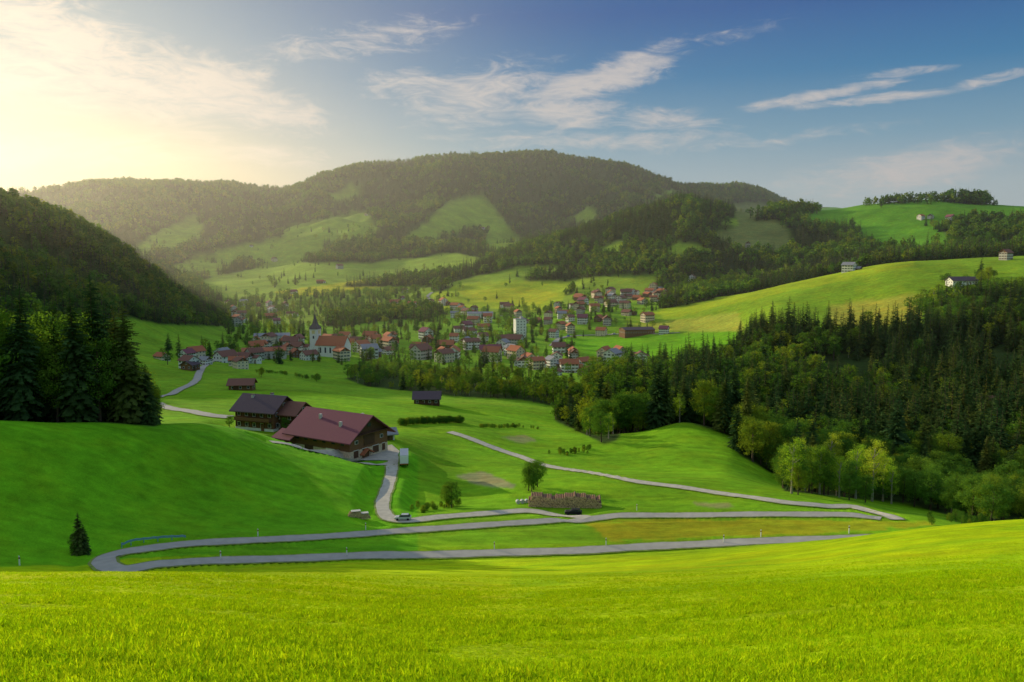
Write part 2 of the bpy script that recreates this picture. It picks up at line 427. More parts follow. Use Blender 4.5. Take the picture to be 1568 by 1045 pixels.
U_, V_ = project(XX, YY, T)
front = np.cos(AA) > 0.3
MEAD_FAR = [
 [(205,380),(240,355),(300,328),(312,350),(300,375),(260,388),(215,395)],
 [(255,412),(330,385),(430,365),(440,348),(520,330),(560,323),(582,355),(540,368),(500,372),(490,395),(450,405),(380,405),(290,425)],
 [(300,432),(420,402),(560,403),(700,388),(745,398),(720,412),(600,428),(520,440),(400,458),(330,455)],
 [(615,370),(650,340),(680,310),(740,298),(762,320),(775,345),(805,372),(775,390),(740,388),(748,356),(700,354),(660,372)],
 [(868,335),(900,316),(920,328),(900,347),(880,342)],
 [(500,302),(540,283),(562,295),(520,312)],
 [(1000,300),(1030,290),(1045,300),(1015,308)],
 [(1118,312),(1168,312),(1208,355),(1208,388),(1150,388),(1090,362),(1132,345)],
 [(1222,326),(1350,300),(1568,305),(2000,300),(2000,340),(1480,337),(1440,350),(1462,375),(1330,380),(1312,350),(1250,347)],
 [(1330,386),(1568,366),(1568,376),(1440,392),(1330,396)],
 [(660,452),(700,436),(780,430),(878,430),(860,462),(830,476),(740,472),(680,478)],
 [(870,428),(1005,420),(1005,440),(960,458),(880,458)],
 [(340,455),(520,440),(660,440),(680,478),(600,505),(340,505)],
]
M10 = [(955,500),(960,487),(1060,468),(1230,430),(1290,420),(1400,396),(1568,380),(2000,370),(2000,430),(1568,440),(1430,442),(1412,478),(1400,515),(1270,500),(1140,508)]
F_LEFT = [(-900,0),(0,270),(120,320),(345,482),(352,500),(250,497),(200,487),(-900,600)]
F_R = [(850,628),(870,600),(900,585),(960,577),(1050,568),(1130,548),(1130,508),(1270,508),(1300,512),(1420,508),(1425,486),(1450,465),(1568,455),(2200,440),(2200,850),(1500,803),(1390,772),(1200,752),(1192,730),(1130,695),(1122,668),(1050,645),(960,645),(945,675),(925,680),(880,658),(850,645)]
F_RB = [(930,600),(1200,600),(1200,730),(930,700)]
F_RIV = [(528,580),(560,566),(640,566),(720,580),(800,585),(870,590),(870,628),(800,613),(700,608),(560,592)]
F_MIDB = [(500,480),(560,470),(650,470),(690,480),(660,492),(600,490),(540,500),(500,500)]

def is_forest(x, y, z):
    d = np.hypot(x, y); u, v = project(x, y, z)
    nz = fbm(x / 60, y / 60, 33, 3) * 9
    uu = u + nz; vv = v + nz * 0.4
    f = (d > 1230)
    for P in MEAD_FAR: f &= ~(inpoly(uu, vv, P))
    f &= ~((d > 1230) & (d < 2100) & (fbm(x / 150, y / 150, 71, 3) > 0.42))
    f |= (d > 1010) & (u > 1010) & (d < 1260) & ~inpoly(uu, vv, MEAD_FAR[11]) & (fbm(x / 80, y / 80, 50, 2) > -0.25)
    f |= (d > 560) & (d < 1900) & inpoly(u, v, F_LEFT)
    f |= (d > 185) & (d < 800) & inpoly(u, v, F_R) & ~((d > 690) & (u < 1400))
    f |= (d > 296) & (d < 420) & inpoly(u, v, F_RB)
    f |= (d > 410) & (d < 640) & inpoly(uu, vv, F_RIV)
    f |= (d > 900) & (d < 1240) & inpoly(uu, vv, F_MIDB)
    return f
col = np.zeros((nA, nD, 3))
col[:] = (0.20, 0.43, 0.012)
def paint(mask, c, k=1.0):
    c = np.array(c)
    col[mask] = col[mask] * (1 - k) + c * k
fgw = (1 - sst(100, 135, DD))[..., None]
col = col * (1 - fgw) + np.array((0.47, 0.65, 0.004)) * fgw
paint((DD < 112) & (XX > 0) & (fbm(XX / 16 + YY / 22, YY / 9 - XX / 30, 77, 2) > 0.12) & front, (0.32, 0.58, 0.006), 0.55)
hill = (U_ < 640) & (DD > 118) & (DD < 215) & (V_ > 560)
paint(hill, (0.15, 0.44, 0.010))
paint((DD > 400) & front, (0.21, 0.41, 0.02))
paint((DD > 1100) & front, (0.26, 0.40, 0.03))
paint(inpoly(U_, V_, [(420,447),(560,428),(640,420),(650,432),(520,447),(440,455)]) & (DD > 1000), (0.60, 0.58, 0.02))  # sunlit strip on the valley hilltops, its light painted in as yellow
paint(inpoly(U_, V_, MEAD_FAR[10]) & (DD > 900), (0.38, 0.50, 0.02))
paint(inpoly(U_, V_, [(700,446),(800,440),(860,450),(820,468),(730,462)]) & (DD > 900), (0.52, 0.54, 0.02), 0.7)
paint(inpoly(U_, V_, MEAD_FAR[8]) & (DD > 1100), (0.15, 0.38, 0.02))
paint(inpoly(U_, V_, M10) & (DD > 700), (0.24, 0.40, 0.02))
paint(inpoly(U_, V_ + 5 * fbm(XX / 20, YY / 20, 12), [(1000,478),(1140,446),(1230,426),(1400,396),(1400,408),(1240,440),(1140,462),(1020,488)]) & (DD > 700), (0.40, 0.50, 0.02), 0.7)  # sunlight along the ridge crest, put into the meadow colour
paint(inpoly(U_, V_, [(1270,468),(1412,450),(1410,500),(1270,500)]) & (DD > 640), (0.50, 0.46, 0.06), 0.8)
paint(inpoly(U_, V_, [(955,500),(1130,478),(1140,508),(960,508)]) & (DD > 640), (0.44, 0.44, 0.06), 0.7)
paint(inpoly(U_, V_, MEAD_FAR[7]) & (DD > 1100), (0.20, 0.24, 0.06))
paint(inpoly(U_, V_, [(860,520),(1130,508),(1130,545),(1000,560),(900,545)]) & (DD > 560), (0.18, 0.46, 0.01))
paint(inpoly(U_ + 14 * fbm(XX / 3, YY / 3, 3), V_ + 7 * fbm(XX / 4, YY / 4, 4), [(890,800),(1000,794),(1350,798),(1420,798),(1440,806),(1250,818),(1000,828),(930,826)]) & (DD > 122) & (DD < 160), (0.42, 0.38, 0.015), 0.7)
paint(inpoly(U_ + 10 * fbm(XX / 3, YY / 3, 3), V_, [(700,728),(740,722),(780,738),(790,748),(750,746),(715,738)]) & (DD > 160) & (DD < 240), (0.34, 0.31, 0.18), 0.8)
paint(inpoly(U_ + 10 * fbm(XX / 3, YY / 3, 3), V_, [(770,670),(800,666),(825,674),(800,680)]) & (DD > 200) & (DD < 340), (0.34, 0.32, 0.14), 0.8)
paint(inpoly(U_ + 16 * fbm(XX / 3, YY / 3, 3), V_ + 5 * fbm(XX / 3, YY / 3, 6), [(1060,768),(1110,770),(1120,778),(1070,776)]) & (DD > 140) & (DD < 200), (0.36, 0.30, 0.15), 0.7)
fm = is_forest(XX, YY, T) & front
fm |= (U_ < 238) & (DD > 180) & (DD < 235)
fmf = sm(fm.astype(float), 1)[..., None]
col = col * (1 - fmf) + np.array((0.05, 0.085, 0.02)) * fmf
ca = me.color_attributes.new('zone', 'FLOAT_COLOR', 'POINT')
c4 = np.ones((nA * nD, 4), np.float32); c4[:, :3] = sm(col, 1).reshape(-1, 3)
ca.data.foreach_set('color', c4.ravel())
m, nt, out = newmat('meadow_ground')
p = N(nt, 'ShaderNodeBsdfPrincipled'); at = N(nt, 'ShaderNodeAttribute'); at.attribute_name = 'zone'
g = N(nt, 'ShaderNodeNewGeometry')
P_ = g.outputs['Position']
stm = N(nt, 'ShaderNodeMapping'); nt.links.new(P_, stm.inputs[0]); stm.inputs['Scale'].default_value = (0.05, 0.30, 0.3); stm.inputs['Rotation'].default_value = (0, 0, 0.2)
n0 = noise(nt, stm.outputs[0], 1.0, 5, 0.65, 0.4)
n1 = noise(nt, P_, 0.02, 5, 0.6); n2 = noise(nt, P_, 0.35, 5, 0.65); n3 = noise(nt, P_, 4.5, 4, 0.7)
k = math_(nt, 'MULTIPLY', maprange(nt, n1, 0.3, 0.7, 0.72, 1.2), math_(nt, 'MULTIPLY', maprange(nt, n2, 0.25, 0.75, 0.72, 1.25), maprange(nt, n3, 0.25, 0.75, 0.72, 1.25)))
k = math_(nt, 'MULTIPLY', k, maprange(nt, n0, 0.3, 0.7, 0.78, 1.17))
sc = N(nt, 'ShaderNodeVectorMath', operation='SCALE')
nt.links.new(at.outputs['Color'], sc.inputs[0]); nt.links.new(k, sc.inputs['Scale'])
yel = mixc(nt, maprange(nt, noise(nt, P_, 0.09, 4, 0.7), 0.45, 0.7, 0, 0.7), sc.outputs[0], mixc(nt, 1.0, sc.outputs[0], (1.4, 1.0, 0.9), 'MULTIPLY'))
nt.links.new(yel, p.inputs['Base Color']); p.inputs['Roughness'].default_value = 1.0
p.inputs['Specular IOR Level'].default_value = 0.05
b = N(nt, 'ShaderNodeBump'); b.inputs['Strength'].default_value = 0.6; b.inputs['Distance'].default_value = 0.3
nt.links.new(math_(nt, 'ADD', n3, n2), b.inputs['Height']); nt.links.new(b.outputs[0], p.inputs['Normal'])
nt.links.new(p.outputs[0], out.inputs[0])
me.materials.append(m)
terr = bpy.data.objects.new('terrain', me); scene.collection.objects.link(terr)

# ------------------------------------------------------------------ roads
def ribbon(name, C, w, off, mat):
    tg = np.gradient(C, axis=0); tg /= np.linalg.norm(tg, axis=1)[:, None] + 1e-9
    nrm = np.stack([-tg[:, 1], tg[:, 0]], 1)
    vs = []; K = 5
    for i in range(len(C)):
        wl = w * (1 + 0.05 * math.sin(i * 0.7) + 0.04 * math.sin(i * 1.9))
        for q in range(K):
            o = (q / (K - 1) - 0.5) * wl
            vs.append((C[i, 0] + nrm[i, 0] * o, C[i, 1] + nrm[i, 1] * o))
    vs = np.array(vs)
    z = H(vs[:, 0], vs[:, 1]) + off
    fs = [(i * K + q, i * K + q + 1, (i + 1) * K + q + 1, (i + 1) * K + q) for i in range(len(C) - 1) for q in range(K - 1)]
    me = bpy.data.meshes.new(name); me.from_pydata([(a, b, c) for (a, b), c in zip(vs, z)], [], fs)
    me.materials.append(M[mat]); put(name, me, (0, 0, 0))
for q, (nm, w, C, zp) in enumerate(RP):
    d0 = np.hypot(C[:, 0], C[:, 1]).mean()
    o = 0.05 + d0 * 0.0004
    ribbon(nm + '_verge', C, w + 0.8, o + 0.001 * q, 'verge')
    ribbon(nm, C, w, o + 0.03 + 0.002 * q, 'asphalt' if q == 0 or q > 3 else 'gravel')
def sheet(name, pts, off, mat):
    P = [ground(u, v)[:2] for u, v in pts]
    cx = sum(p[0] for p in P) / len(P); cy = sum(p[1] for p in P) / len(P)
    n = len(P); K = 5
    V = [(cx, cy, float(H(cx, cy)) + off)]; Fs = []
    for k in range(1, K + 1):
        for p in P:
            x = cx + (p[0] - cx) * k / K; y = cy + (p[1] - cy) * k / K
            V.append((x, y, float(H(x, y)) + off))
    for i in range(n): Fs.append((0, 1 + i, 1 + (i + 1) % n))
    for k in range(K - 1):
        for i in range(n):
            a = 1 + k * n + i; b_ = 1 + k * n + (i + 1) % n
            Fs.append((a, a + n, b_ + n, b_))
    me = bpy.data.meshes.new(name); me.from_pydata(V, [], Fs); me.materials.append(M[mat]); put(name, me, (0, 0, 0))
sheet('farm_yard_pavement', [(470,690),(520,702),(560,706),(606,706),(612,692),(600,682),(585,684),(560,690)], 0.19, 'gravel')

# ------------------------------------------------------------------ tree meshes (height = 1)
def tri_mesh(name, V, Fs, Mi, mats):
    me = bpy.data.meshes.new(name); me.from_pydata([tuple(v) for v in V], [], Fs)
    for mm in mats: me.materials.append(M[mm])
    me.polygons.foreach_set('material_index', Mi); me.update()
    return me
def cone(V, Fs, Mi, p0, p1, r0, r1, n, mi=0):
    o = len(V); p0 = np.array(p0, float); p1 = np.array(p1, float); ax = p1 - p0; ax /= np.linalg.norm(ax)
    t = np.array((0, 0, 1.0)) if abs(ax[2]) < 0.9 else np.array((1.0, 0, 0))
    a = np.cross(ax, t); a /= np.linalg.norm(a); b_ = np.cross(ax, a)
    for P, r in ((p0, r0), (p1, r1)):
        for i in range(n):
            q = 2 * math.pi * i / n; V.append(P + r * (a * math.cos(q) + b_ * math.sin(q)))
    for i in range(n): Fs.append((o + i, o + (i + 1) % n, o + n + (i + 1) % n, o + n + i)); Mi.append(mi)
def spruce(name, seed, levels, nb, seg, Rr=0.16, base=0.08):
    r = random.Random(seed); V = []; Fs = []; Mi = []
    cone(V, Fs, Mi, (0, 0, -0.03), (0, 0, 0.95), 0.013, 0.002, 6 if levels > 12 else 4)
    lean = r.uniform(0, 6.28)
    for i in range(levels):
        t = i / (levels - 1)
        z0 = base + (0.97 - base) * t
        L = Rr * ((1 - t) ** 0.66) * (0.75 + 0.3 * r.random()) + 0.014
        L *= 1 if t > 0.12 else 0.7 + 2.5 * t
        n = max(5, int(nb * (0.5 + 0.5 * (1 - t)) + r.random()))
        for k in range(n):
            a = r.random() * 6.283
            l = L * r.uniform(0.6, 1.25) * (1 + 0.12 * math.cos(a - lean))
            dr = r.uniform(0.25, 0.6) * (1 - 0.7 * t)
            z = z0 + r.uniform(-0.5, 0.5) * 0.9 / levels
            ca, sa = math.cos(a), math.sin(a)
            w = l * r.uniform(0.26, 0.42) / (1 if seg == 1 else 1.2)
            for s in range(seg):
                f0 = (s * 0.9) / seg; f1 = min(1.0, (s + 1.35) / seg); fm_ = (f0 + f1) / 2
                h = lambda f: z - dr * l * f * f * 1.2 + 0.25 * l * f * t
                ww = w * (1 - 0.55 * fm_) * r.uniform(0.8, 1.2)
                p0 = (ca * l * f0, sa * l * f0, h(f0)); p1 = (ca * l * f1, sa * l * f1, h(f1))
                dz = ww * r.uniform(0.35, 0.9)
                pl = (ca * l * fm_ - sa * ww, sa * l * fm_ + ca * ww, h(fm_) - dz)
                pr = (ca * l * fm_ + sa * ww, sa * l * fm_ - ca * ww, h(fm_) - dz)
                o = len(V); V.extend([p0, p1, pl, pr]); Fs.extend([(o, o + 1, o + 2), (o, o + 3, o + 1)]); Mi.extend([1, 1])
    o = len(V); V.extend([(0, 0, 1.0), (0.006, 0, 0.93), (-0.004, 0.005, 0.93), (-0.003, -0.006, 0.93)]); Fs.extend([(o, o + 1, o + 2), (o, o + 2, o + 3), (o, o + 3, o + 1)]); Mi.extend([1] * 3)
    return tri_mesh(name, V, Fs, Mi, ['trunk', 'needles'])
def broad(name, seed, clumps, leaves, ls, rx=0.27, rz=0.36, cz=0.6, leafmat='leaves', bark='trunk', cr=0.10):
    r = random.Random(seed); V = []; Fs = []; Mi = []
    cone(V, Fs, Mi, (0, 0, -0.03), (0.01, 0, cz * 0.75), 0.022, 0.012, 6)
    cone(V, Fs, Mi, (0.01, 0, cz * 0.75), (0.0, 0.01, cz + rz * 0.6), 0.012, 0.003, 5)
    cs = []
    for c in range(clumps):
        th = r.random() * 6.283; ph = math.acos(r.uniform(-0.95, 1)); rr = r.uniform(0.45, 0.95)
        cs.append((rx * rr * math.sin(ph) * math.cos(th), rx * rr * math.sin(ph) * math.sin(th), cz + rz * rr * math.cos(ph), cr * r.uniform(0.6, 1.25)))
    for k, (x, y, z, q) in enumerate(cs):
        if k % max(1, clumps // 12) == 0:
            cone(V, Fs, Mi, (0, 0, max(0.2, min(z - 0.12, cz + 0.1))), (x * 0.85, y * 0.85, z), 0.007, 0.002, 4)
        for l in range(leaves):
            th = r.random() * 6.283; ph = math.acos(r.uniform(-1, 1)); rr = q * (r.random() ** 0.4)
            px, py, pz = x + rr * math.sin(ph) * math.cos(th), y + rr * math.sin(ph) * math.sin(th), z + rr * 0.8 * math.cos(ph)
            n = Vector((math.sin(ph) * math.cos(th) + r.uniform(-.7, .7), math.sin(ph) * math.sin(th) + r.uniform(-.7, .7), math.cos(ph) + r.uniform(-.5, .9))).normalized()
            a = n.orthogonal().normalized(); a.rotate(Matrix.Rotation(r.random() * 6.28, 3, n)); b_ = n.cross(a)
            s = ls * r.uniform(0.6, 1.3); P = Vector((px, py, pz))
            o = len(V); V.extend([P + a * s, P + b_ * s * 0.6, P - a * s, P - b_ * s * 0.6]); Fs.append((o, o + 1, o + 2, o + 3)); Mi.append(1)
    return tri_mesh(name, V, Fs, Mi, [bark, leafmat])

def coll(name, items):
    c = bpy.data.collections.new(name)
    for i, (n, me) in enumerate(items):
        o = bpy.data.objects.new('%s_%02d_%s' % (name, i, n), me); c.objects.link(o)
    return c
HI = [spruce('spruce_tall', 1, 44, 16, 4, 0.17), spruce('spruce_wide', 2, 40, 17, 4, 0.21), spruce('spruce_slim', 3, 46, 14, 4, 0.145, 0.12),
      broad('beech', 4, 90, 85, 0.0105, 0.29, 0.40, 0.56), broad('ash', 5, 80, 80, 0.011, 0.25, 0.42, 0.54), broad('birch', 6, 48, 64, 0.009, 0.18, 0.38, 0.58, 'birch', 'trunkpale', 0.08)]
MID = [spruce('spruce_m1', 11, 26, 10, 2, 0.18), spruce('spruce_m2', 12, 24, 11, 2, 0.22), spruce('spruce_m3', 13, 28, 9, 2, 0.15, 0.15),
       broad('beech_m', 14, 42, 32, 0.02, 0.30, 0.40, 0.56), broad('ash_m', 15, 38, 32, 0.02, 0.25, 0.42, 0.54), broad('birch_m', 16, 28, 26, 0.017, 0.17, 0.36, 0.6, 'birch', 'trunkpale', 0.08)]
FAR = [spruce('spruce_f1', 21, 9, 7, 1, 0.20), spruce('spruce_f2', 22, 9, 6, 1, 0.24), broad('beech_f', 23, 16, 10, 0.07, 0.32, 0.42, 0.5, cr=0.13), broad('ash_f', 24, 14, 10, 0.07, 0.28, 0.42, 0.5, cr=0.13)]
C_HI = coll('tree_hi', [(m_.name, m_) for m_ in HI]); C_MID = coll('tree_mid', [(m_.name, m_) for m_ in MID]); C_FAR = coll('tree_far', [(m_.name, m_) for m_ in FAR])

def instancer(name, pts, scl, idx, collection, tilt=0.03):
    n = len(pts)
    if n == 0: return
    me = bpy.data.meshes.new(name); me.vertices.add(n); me.vertices.foreach_set('co', np.asarray(pts, np.float32).ravel())
    a = me.attributes.new('scl', 'FLOAT_VECTOR', 'POINT')
    s = np.asarray(scl, np.float32)[:, None] * np.ones((1, 3), np.float32)
    s[:, :2] *= R.uniform(0.85, 1.2, n)[:, None]; s[:, 2] *= R.uniform(0.9, 1.12, n)
    a.data.foreach_set('vector', s.ravel())
    a = me.attributes.new('rot', 'FLOAT_VECTOR', 'POINT')
    r = np.stack([R.normal(0, tilt, n), R.normal(0, tilt, n), R.uniform(0, 6.28, n)], 1).astype(np.float32)
    a.data.foreach_set('vector', r.ravel())
    a = me.attributes.new('idx', 'INT', 'POINT'); a.data.foreach_set('value', np.asarray(idx, np.int32))
    ob = bpy.data.objects.new(name, me); scene.collection.objects.link(ob)
    ng = bpy.data.node_groups.new(name + '_nodes', 'GeometryNodeTree')
    ng.interface.new_socket('Geometry', in_out='INPUT', socket_type='NodeSocketGeometry')
    ng.interface.new_socket('Geometry', in_out='OUTPUT', socket_type='NodeSocketGeometry')
    gi = ng.nodes.new('NodeGroupInput'); go = ng.nodes.new('NodeGroupOutput')
    ip = ng.nodes.new('GeometryNodeInstanceOnPoints'); ci = ng.nodes.new('GeometryNodeCollectionInfo')
    ci.inputs['Collection'].default_value = collection; ci.inputs['Separate Children'].default_value = True; ci.inputs['Reset Children'].default_value = True
    def na(nm, ty):
        q = ng.nodes.new('GeometryNodeInputNamedAttribute'); q.data_type = ty; q.inputs['Name'].default_value = nm
        return [o for o in q.outputs if o.name == 'Attribute' and o.enabled][0]
    ng.links.new(gi.outputs[0], ip.inputs['Points']); ng.links.new(ci.outputs[0], ip.inputs['Instance'])
    ip.inputs['Pick Instance'].default_value = True
    ng.links.new(na('idx', 'INT'), ip.inputs['Instance Index']); ng.links.new(na('scl', 'FLOAT_VECTOR'), ip.inputs['Scale'])
    ng.links.new(na('rot', 'FLOAT_VECTOR'), ip.inputs['Rotation'])
    ng.links.new(ip.outputs[0], go.inputs[0])
    md = ob.modifiers.new('instances', 'NODES'); md.node_group = ng
    return ob

def sample(dmin, dmax, a0, a1, spacing):
    area = (a1 - a0) / 2 * (dmax ** 2 - dmin ** 2)
    n = int(area / spacing ** 2)
    d = np.sqrt(R.uniform(dmin ** 2, dmax ** 2, n)); a = R.uniform(a0, a1, n)
    return np.sin(a) * d, np.cos(a) * d, d

HP = []
def cluster(poly, n, dmin, dmax, sep):
    us = [p[0] for p in poly]; vs = [p[1] for p in poly]
    c = 0; tries = 0
    while c < n and tries < n * 60:
        tries += 1
        u = random.uniform(min(us), max(us)); v = random.uniform(min(vs), max(vs))
        if not inpoly(np.array([u]), np.array([v]), poly)[0]: continue
        x, y, z = ground(u, v, dmin, dmax)
        if any((x - h[0]) ** 2 + (y - h[1]) ** 2 < sep ** 2 for h in HP): continue
        HP.append((x, y, z)); c += 1
church_p = ground(500, 545, 400, 1200)
tower_p = ground(796, 517, 400, 1200)
halls = [ground(417, 523, 400, 1300), ground(405, 548, 400, 1300), ground(975, 513, 400, 1300), ground(735, 487, 400, 1300)]
for q in [church_p, tower_p] + halls: HP.append(q)
nspec = len(HP)
cluster([(385,527),(450,522),(600,520),(605,548),(520,553),(385,552)], 36, 500, 1100, 17)
cluster([(690,484),(760,470),(860,475),(1000,484),(1020,512),(900,516),(860,520),(700,514)], 32, 600, 1300, 20)
cluster([(640,518),(700,520),(850,536),(900,550),(930,588),(880,583),(760,560),(640,557)], 34, 450, 1100, 18)
cluster([(850,470),(900,452),(1010,442),(1018,460),(960,472),(870,485)], 32, 850, 1500, 19)
cluster([(345,462),(460,470),(460,500),(360,503)], 15, 850, 1500, 25)
cluster([(245,545),(380,548),(375,566),(330,560),(245,552)], 9, 400, 900, 18)
cluster([(925,547),(985,552),(980,560),(925,556)], 5, 400, 900, 14)
cluster([(600,455),(760,470),(700,480),(600,470)], 8, 900, 1700, 22)
for u, v in [(1410,336),(1425,334),(1540,398),(1300,416),(1145,378),(490,434),(620,449),(450,450),(385,378),(740,352),(290,566),(560,330),(1455,336),(1352,604),(1515,632),(420,400),(690,420),(520,412),(1060,430)]:
    HP.append(ground(u, v, 250, 4000))
HPa = np.array(HP)

def away(x, y, r):
    ok = np.ones(len(x), bool)
    for h in HPa: ok &= (x - h[0]) ** 2 + (y - h[1]) ** 2 > r * r
    return ok
def offroad(x, y, r):
    ok = np.ones(len(x), bool)
    for nm, w, C, zp in RP:
        for c in C[::3]: ok &= (x - c[0]) ** 2 + (y - c[1]) ** 2 > (r + w / 2) ** 2
    return ok
AR = 40 * math.pi / 180
def conif_mix(x, y, bias, kinds_c, kinds_b, pb):
    t = fbm(x / 90, y / 90, 91, 3) + R.normal(0, 0.22, len(x)) + bias
    return np.where(t > 0, R.choice(kinds_b, len(x), p=pb), R.choice(kinds_c, len(x)))

x, y, d = sample(185, 800, -AR, AR + 0.1, 4.8)
z = H(x, y); k = is_forest(x, y, z) & (d < 800)
x, y, z, d = x[k], y[k], z[k], d[k]
k = offroad(x, y, 2.5) & away(x, y, 9) & (R.rand(len(x)) < np.where(d > 450, 0.62, 0.9))
k &= ~((fbm(x / 35, y / 35, 201, 2) > 0.40) & (d > 260))
x, y, z, d = x[k], y[k], z[k], d[k]
u, v = project(x, y, z)
edge = (v > 690) | (u < 1000)
idx = conif_mix(x, y, np.where(edge, 0.12, -0.14), [0, 1, 2], [3, 4, 5], [0.45, 0.43, 0.12])
h = R.uniform(11, 27, len(x)) * np.where(idx == 5, 0.75, 1) * np.where(idx > 2, 0.72, 1) * np.where(u < 900, 0.62, 1) * np.where(v > 735, 0.8, 1)
hi = d < 330
instancer('river_forest', np.stack([x, y, z - 0.3], 1)[hi], h[hi], idx[hi], C_HI)
instancer('valley_forest', np.stack([x, y, z - 0.3], 1)[~hi], h[~hi], idx[~hi], C_MID)
n = 1200
a = R.uniform(bearing(-420, 600)[0], bearing(232, 600)[0], n); d = R.uniform(182, 232, n)
x = np.sin(a) * d; y = np.cos(a) * d; z = H(x, y); u, v = project(x, y, z)
keep = []
for q in range(n):
    if all((x[q] - x[w]) ** 2 + (y[q] - y[w]) ** 2 > 3.3 ** 2 for w in keep): keep.append(q)
x, y, z, u, d = x[keep], y[keep], z[keep], u[keep], d[keep]
hm = np.interp(u, [-400, 0, 60, 120, 170, 205, 235], [36, 36, 32, 33, 30, 24, 13])
h = hm * R.uniform(0.66, 1.05, len(x))
idx = np.where(R.rand(len(x)) < 0.42, R.choice([3, 4, 5, 4], len(x)), R.choice([0, 1, 1], len(x)))
h = np.where(idx > 2, h * 0.8, h)
instancer('spruce_stand', np.stack([x, y, z - 0.4], 1), h, idx, C_HI)
x, y, d = sample(560, 1260, -AR - 0.15, AR + 0.1, 6.3)
z = H(x, y); u, v = project(x, y, z)
k = is_forest(x, y, z) & ((d > 800) | (u < 400)) & away(x, y, 11)
x, y, z, d = x[k], y[k], z[k], d[k]; u = u[k]
idx = conif_mix(x, y, -0.02, [0, 1], [2, 3], [0.5, 0.5])
instancer('hillside_forest', np.stack([x, y, z - 0.3], 1), R.uniform(13, 24, len(x)) * np.where(idx > 1, 0.8, 1), idx, C_FAR)
x, y, d = sample(1260, 2200, -AR, AR, 8.3)
z = H(x, y); k = is_forest(x, y, z) & away(x, y, 14)
x, y, z, d = x[k], y[k], z[k], d[k]
idx = conif_mix(x, y, -0.08, [0, 1], [2, 3], [0.5, 0.5])
instancer('ridge_forest', np.stack([x, y, z - 0.3], 1), R.uniform(15, 28, len(x)) * np.where(idx > 1, 0.8, 1), idx, C_FAR)
x, y, d = sample(2200, 3720, -AR, AR, 11.5)
z = H(x, y); k = is_forest(x, y, z)
x, y, z, d = x[k], y[k], z[k], d[k]
idx = conif_mix(x, y, -0.05, [0, 1], [2, 3], [0.5, 0.5])
instancer('mountain_forest', np.stack([x, y, z - 0.5], 1), R.uniform(18, 31, len(x)), idx, C_FAR)
VIL = [(380,505),(640,480),(900,470),(1020,470),(1020,520),(1130,548),(930,570),(870,592),(640,566),(520,560),(380,556),(240,560),(240,535),(345,530),(345,455),(640,450),(660,480)]
x, y, d = sample(480, 2600, -AR, AR, 13)
z = H(x, y); u, v = project(x, y, z)
k = ((inpoly(u, v, VIL) & (R.rand(len(x)) < 0.72) & (d < 1500)) | ((R.rand(len(x)) < 0.02) & (d > 800)) | ((R.rand(len(x)) < 0.30) & (fbm(x / 70, y / 70, 55, 2) > 0.3) & (d > 800))) & away(x, y, 7.5)
k &= ~(inpoly(u, v, [(860,520),(1130,506),(1130,545),(1000,552),(900,545)]))
k &= ~(inpoly(u, v, M10) & (R.rand(len(x)) < 0.97))
k &= ~(inpoly(u, v, MEAD_FAR[8]) & (R.rand(len(x)) < 0.9))
k &= ~is_forest(x, y, z)
k &= offroad(x, y, 2)
x, y, z, d = x[k], y[k], z[k], d[k]
idx = R.choice([0, 1, 3, 4, 4, 3, 2], len(x))
instancer('valley_trees', np.stack([x, y, z - 0.3], 1), R.uniform(6, 14, len(x)) * np.where(idx < 3, 1.25, 1) * np.where(d > 1300, 1.3, 1), idx, C_MID)
def row(name, pts, n, hmin, hmax, kinds, cc, jit=2.0, dmin=9, dmax=5000):
    P = spline([ground(u, v, dmin, dmax)[:2] for u, v in pts], 1.0)
    t = (R.uniform(0, len(P) - 1, n)).astype(int)
    x = P[t, 0] + R.normal(0, jit, n); y = P[t, 1] + R.normal(0, jit, n)
    instancer(name, np.stack([x, y, H(x, y) - 0.15 - 0.1 * hmin], 1), R.uniform(hmin, hmax, n), R.choice(kinds, n), cc)
row('skyline_trees', [(1340,314),(1400,309),(1511,313)], 190, 10, 20, [0, 1, 2, 3, 2], C_FAR, 12, 1300, 2000)
row('skyline_trees', [(1460,310),(1511,313)], 90, 18, 30, [0, 1, 2, 3], C_FAR, 10, 1300, 2000)
row('skyline_trees', [(1165,335),(1240,326)], 90, 12, 30, [0, 1, 2, 3], C_FAR, 12, 1300, 2000)
row('hill_hedge_trees', [(1440,432),(1530,425)], 16, 7, 13, [3, 4], C_MID, 4, 600, 1300)
row('golden_trees', [(1420,478),(1480,462),(1568,456)], 130, 12, 20, [0, 1, 3, 4, 5], C_MID, 9, 600, 1000)
row('golden_trees', [(1040,462),(1100,448),(1170,436),(1230,424)], 170, 14, 26, [3, 4, 0, 5], C_MID, 10, 1000, 1400)
row('hillside_treeline', [(1250,352),(1290,372),(1320,392)], 120, 12, 24, [0, 1, 3], C_MID, 14, 1100, 1900)
row('hillside_treeline', [(1320,395),(1400,388),(1470,380),(1568,362)], 150, 10, 20, [3, 4, 0], C_MID, 8, 1100, 1700)
row('hillside_treeline', [(1440,352),(1500,345),(1568,348)], 140, 12, 22, [0, 1, 3], C_MID, 12, 1100, 1900)
row('hillside_treeline', [(340,470),(420,458),(520,452),(640,446)], 110, 10, 18, [3, 4, 0], C_MID, 14, 1100, 1900)
row('hedge', [(614,652),(650,649),(712,648)], 130, 2.4, 3.6, [3], C_HI, 0.5, 150, 500)
row('hedge', [(735,655),(790,655),(830,658)], 50, 1.4, 2.4, [3], C_HI, 0.6, 150, 500)
row('valley_hedge', [(395,572),(430,574),(480,582),(485,578)], 50, 2.2, 4.0, [3], C_MID, 0.9, 300, 900)
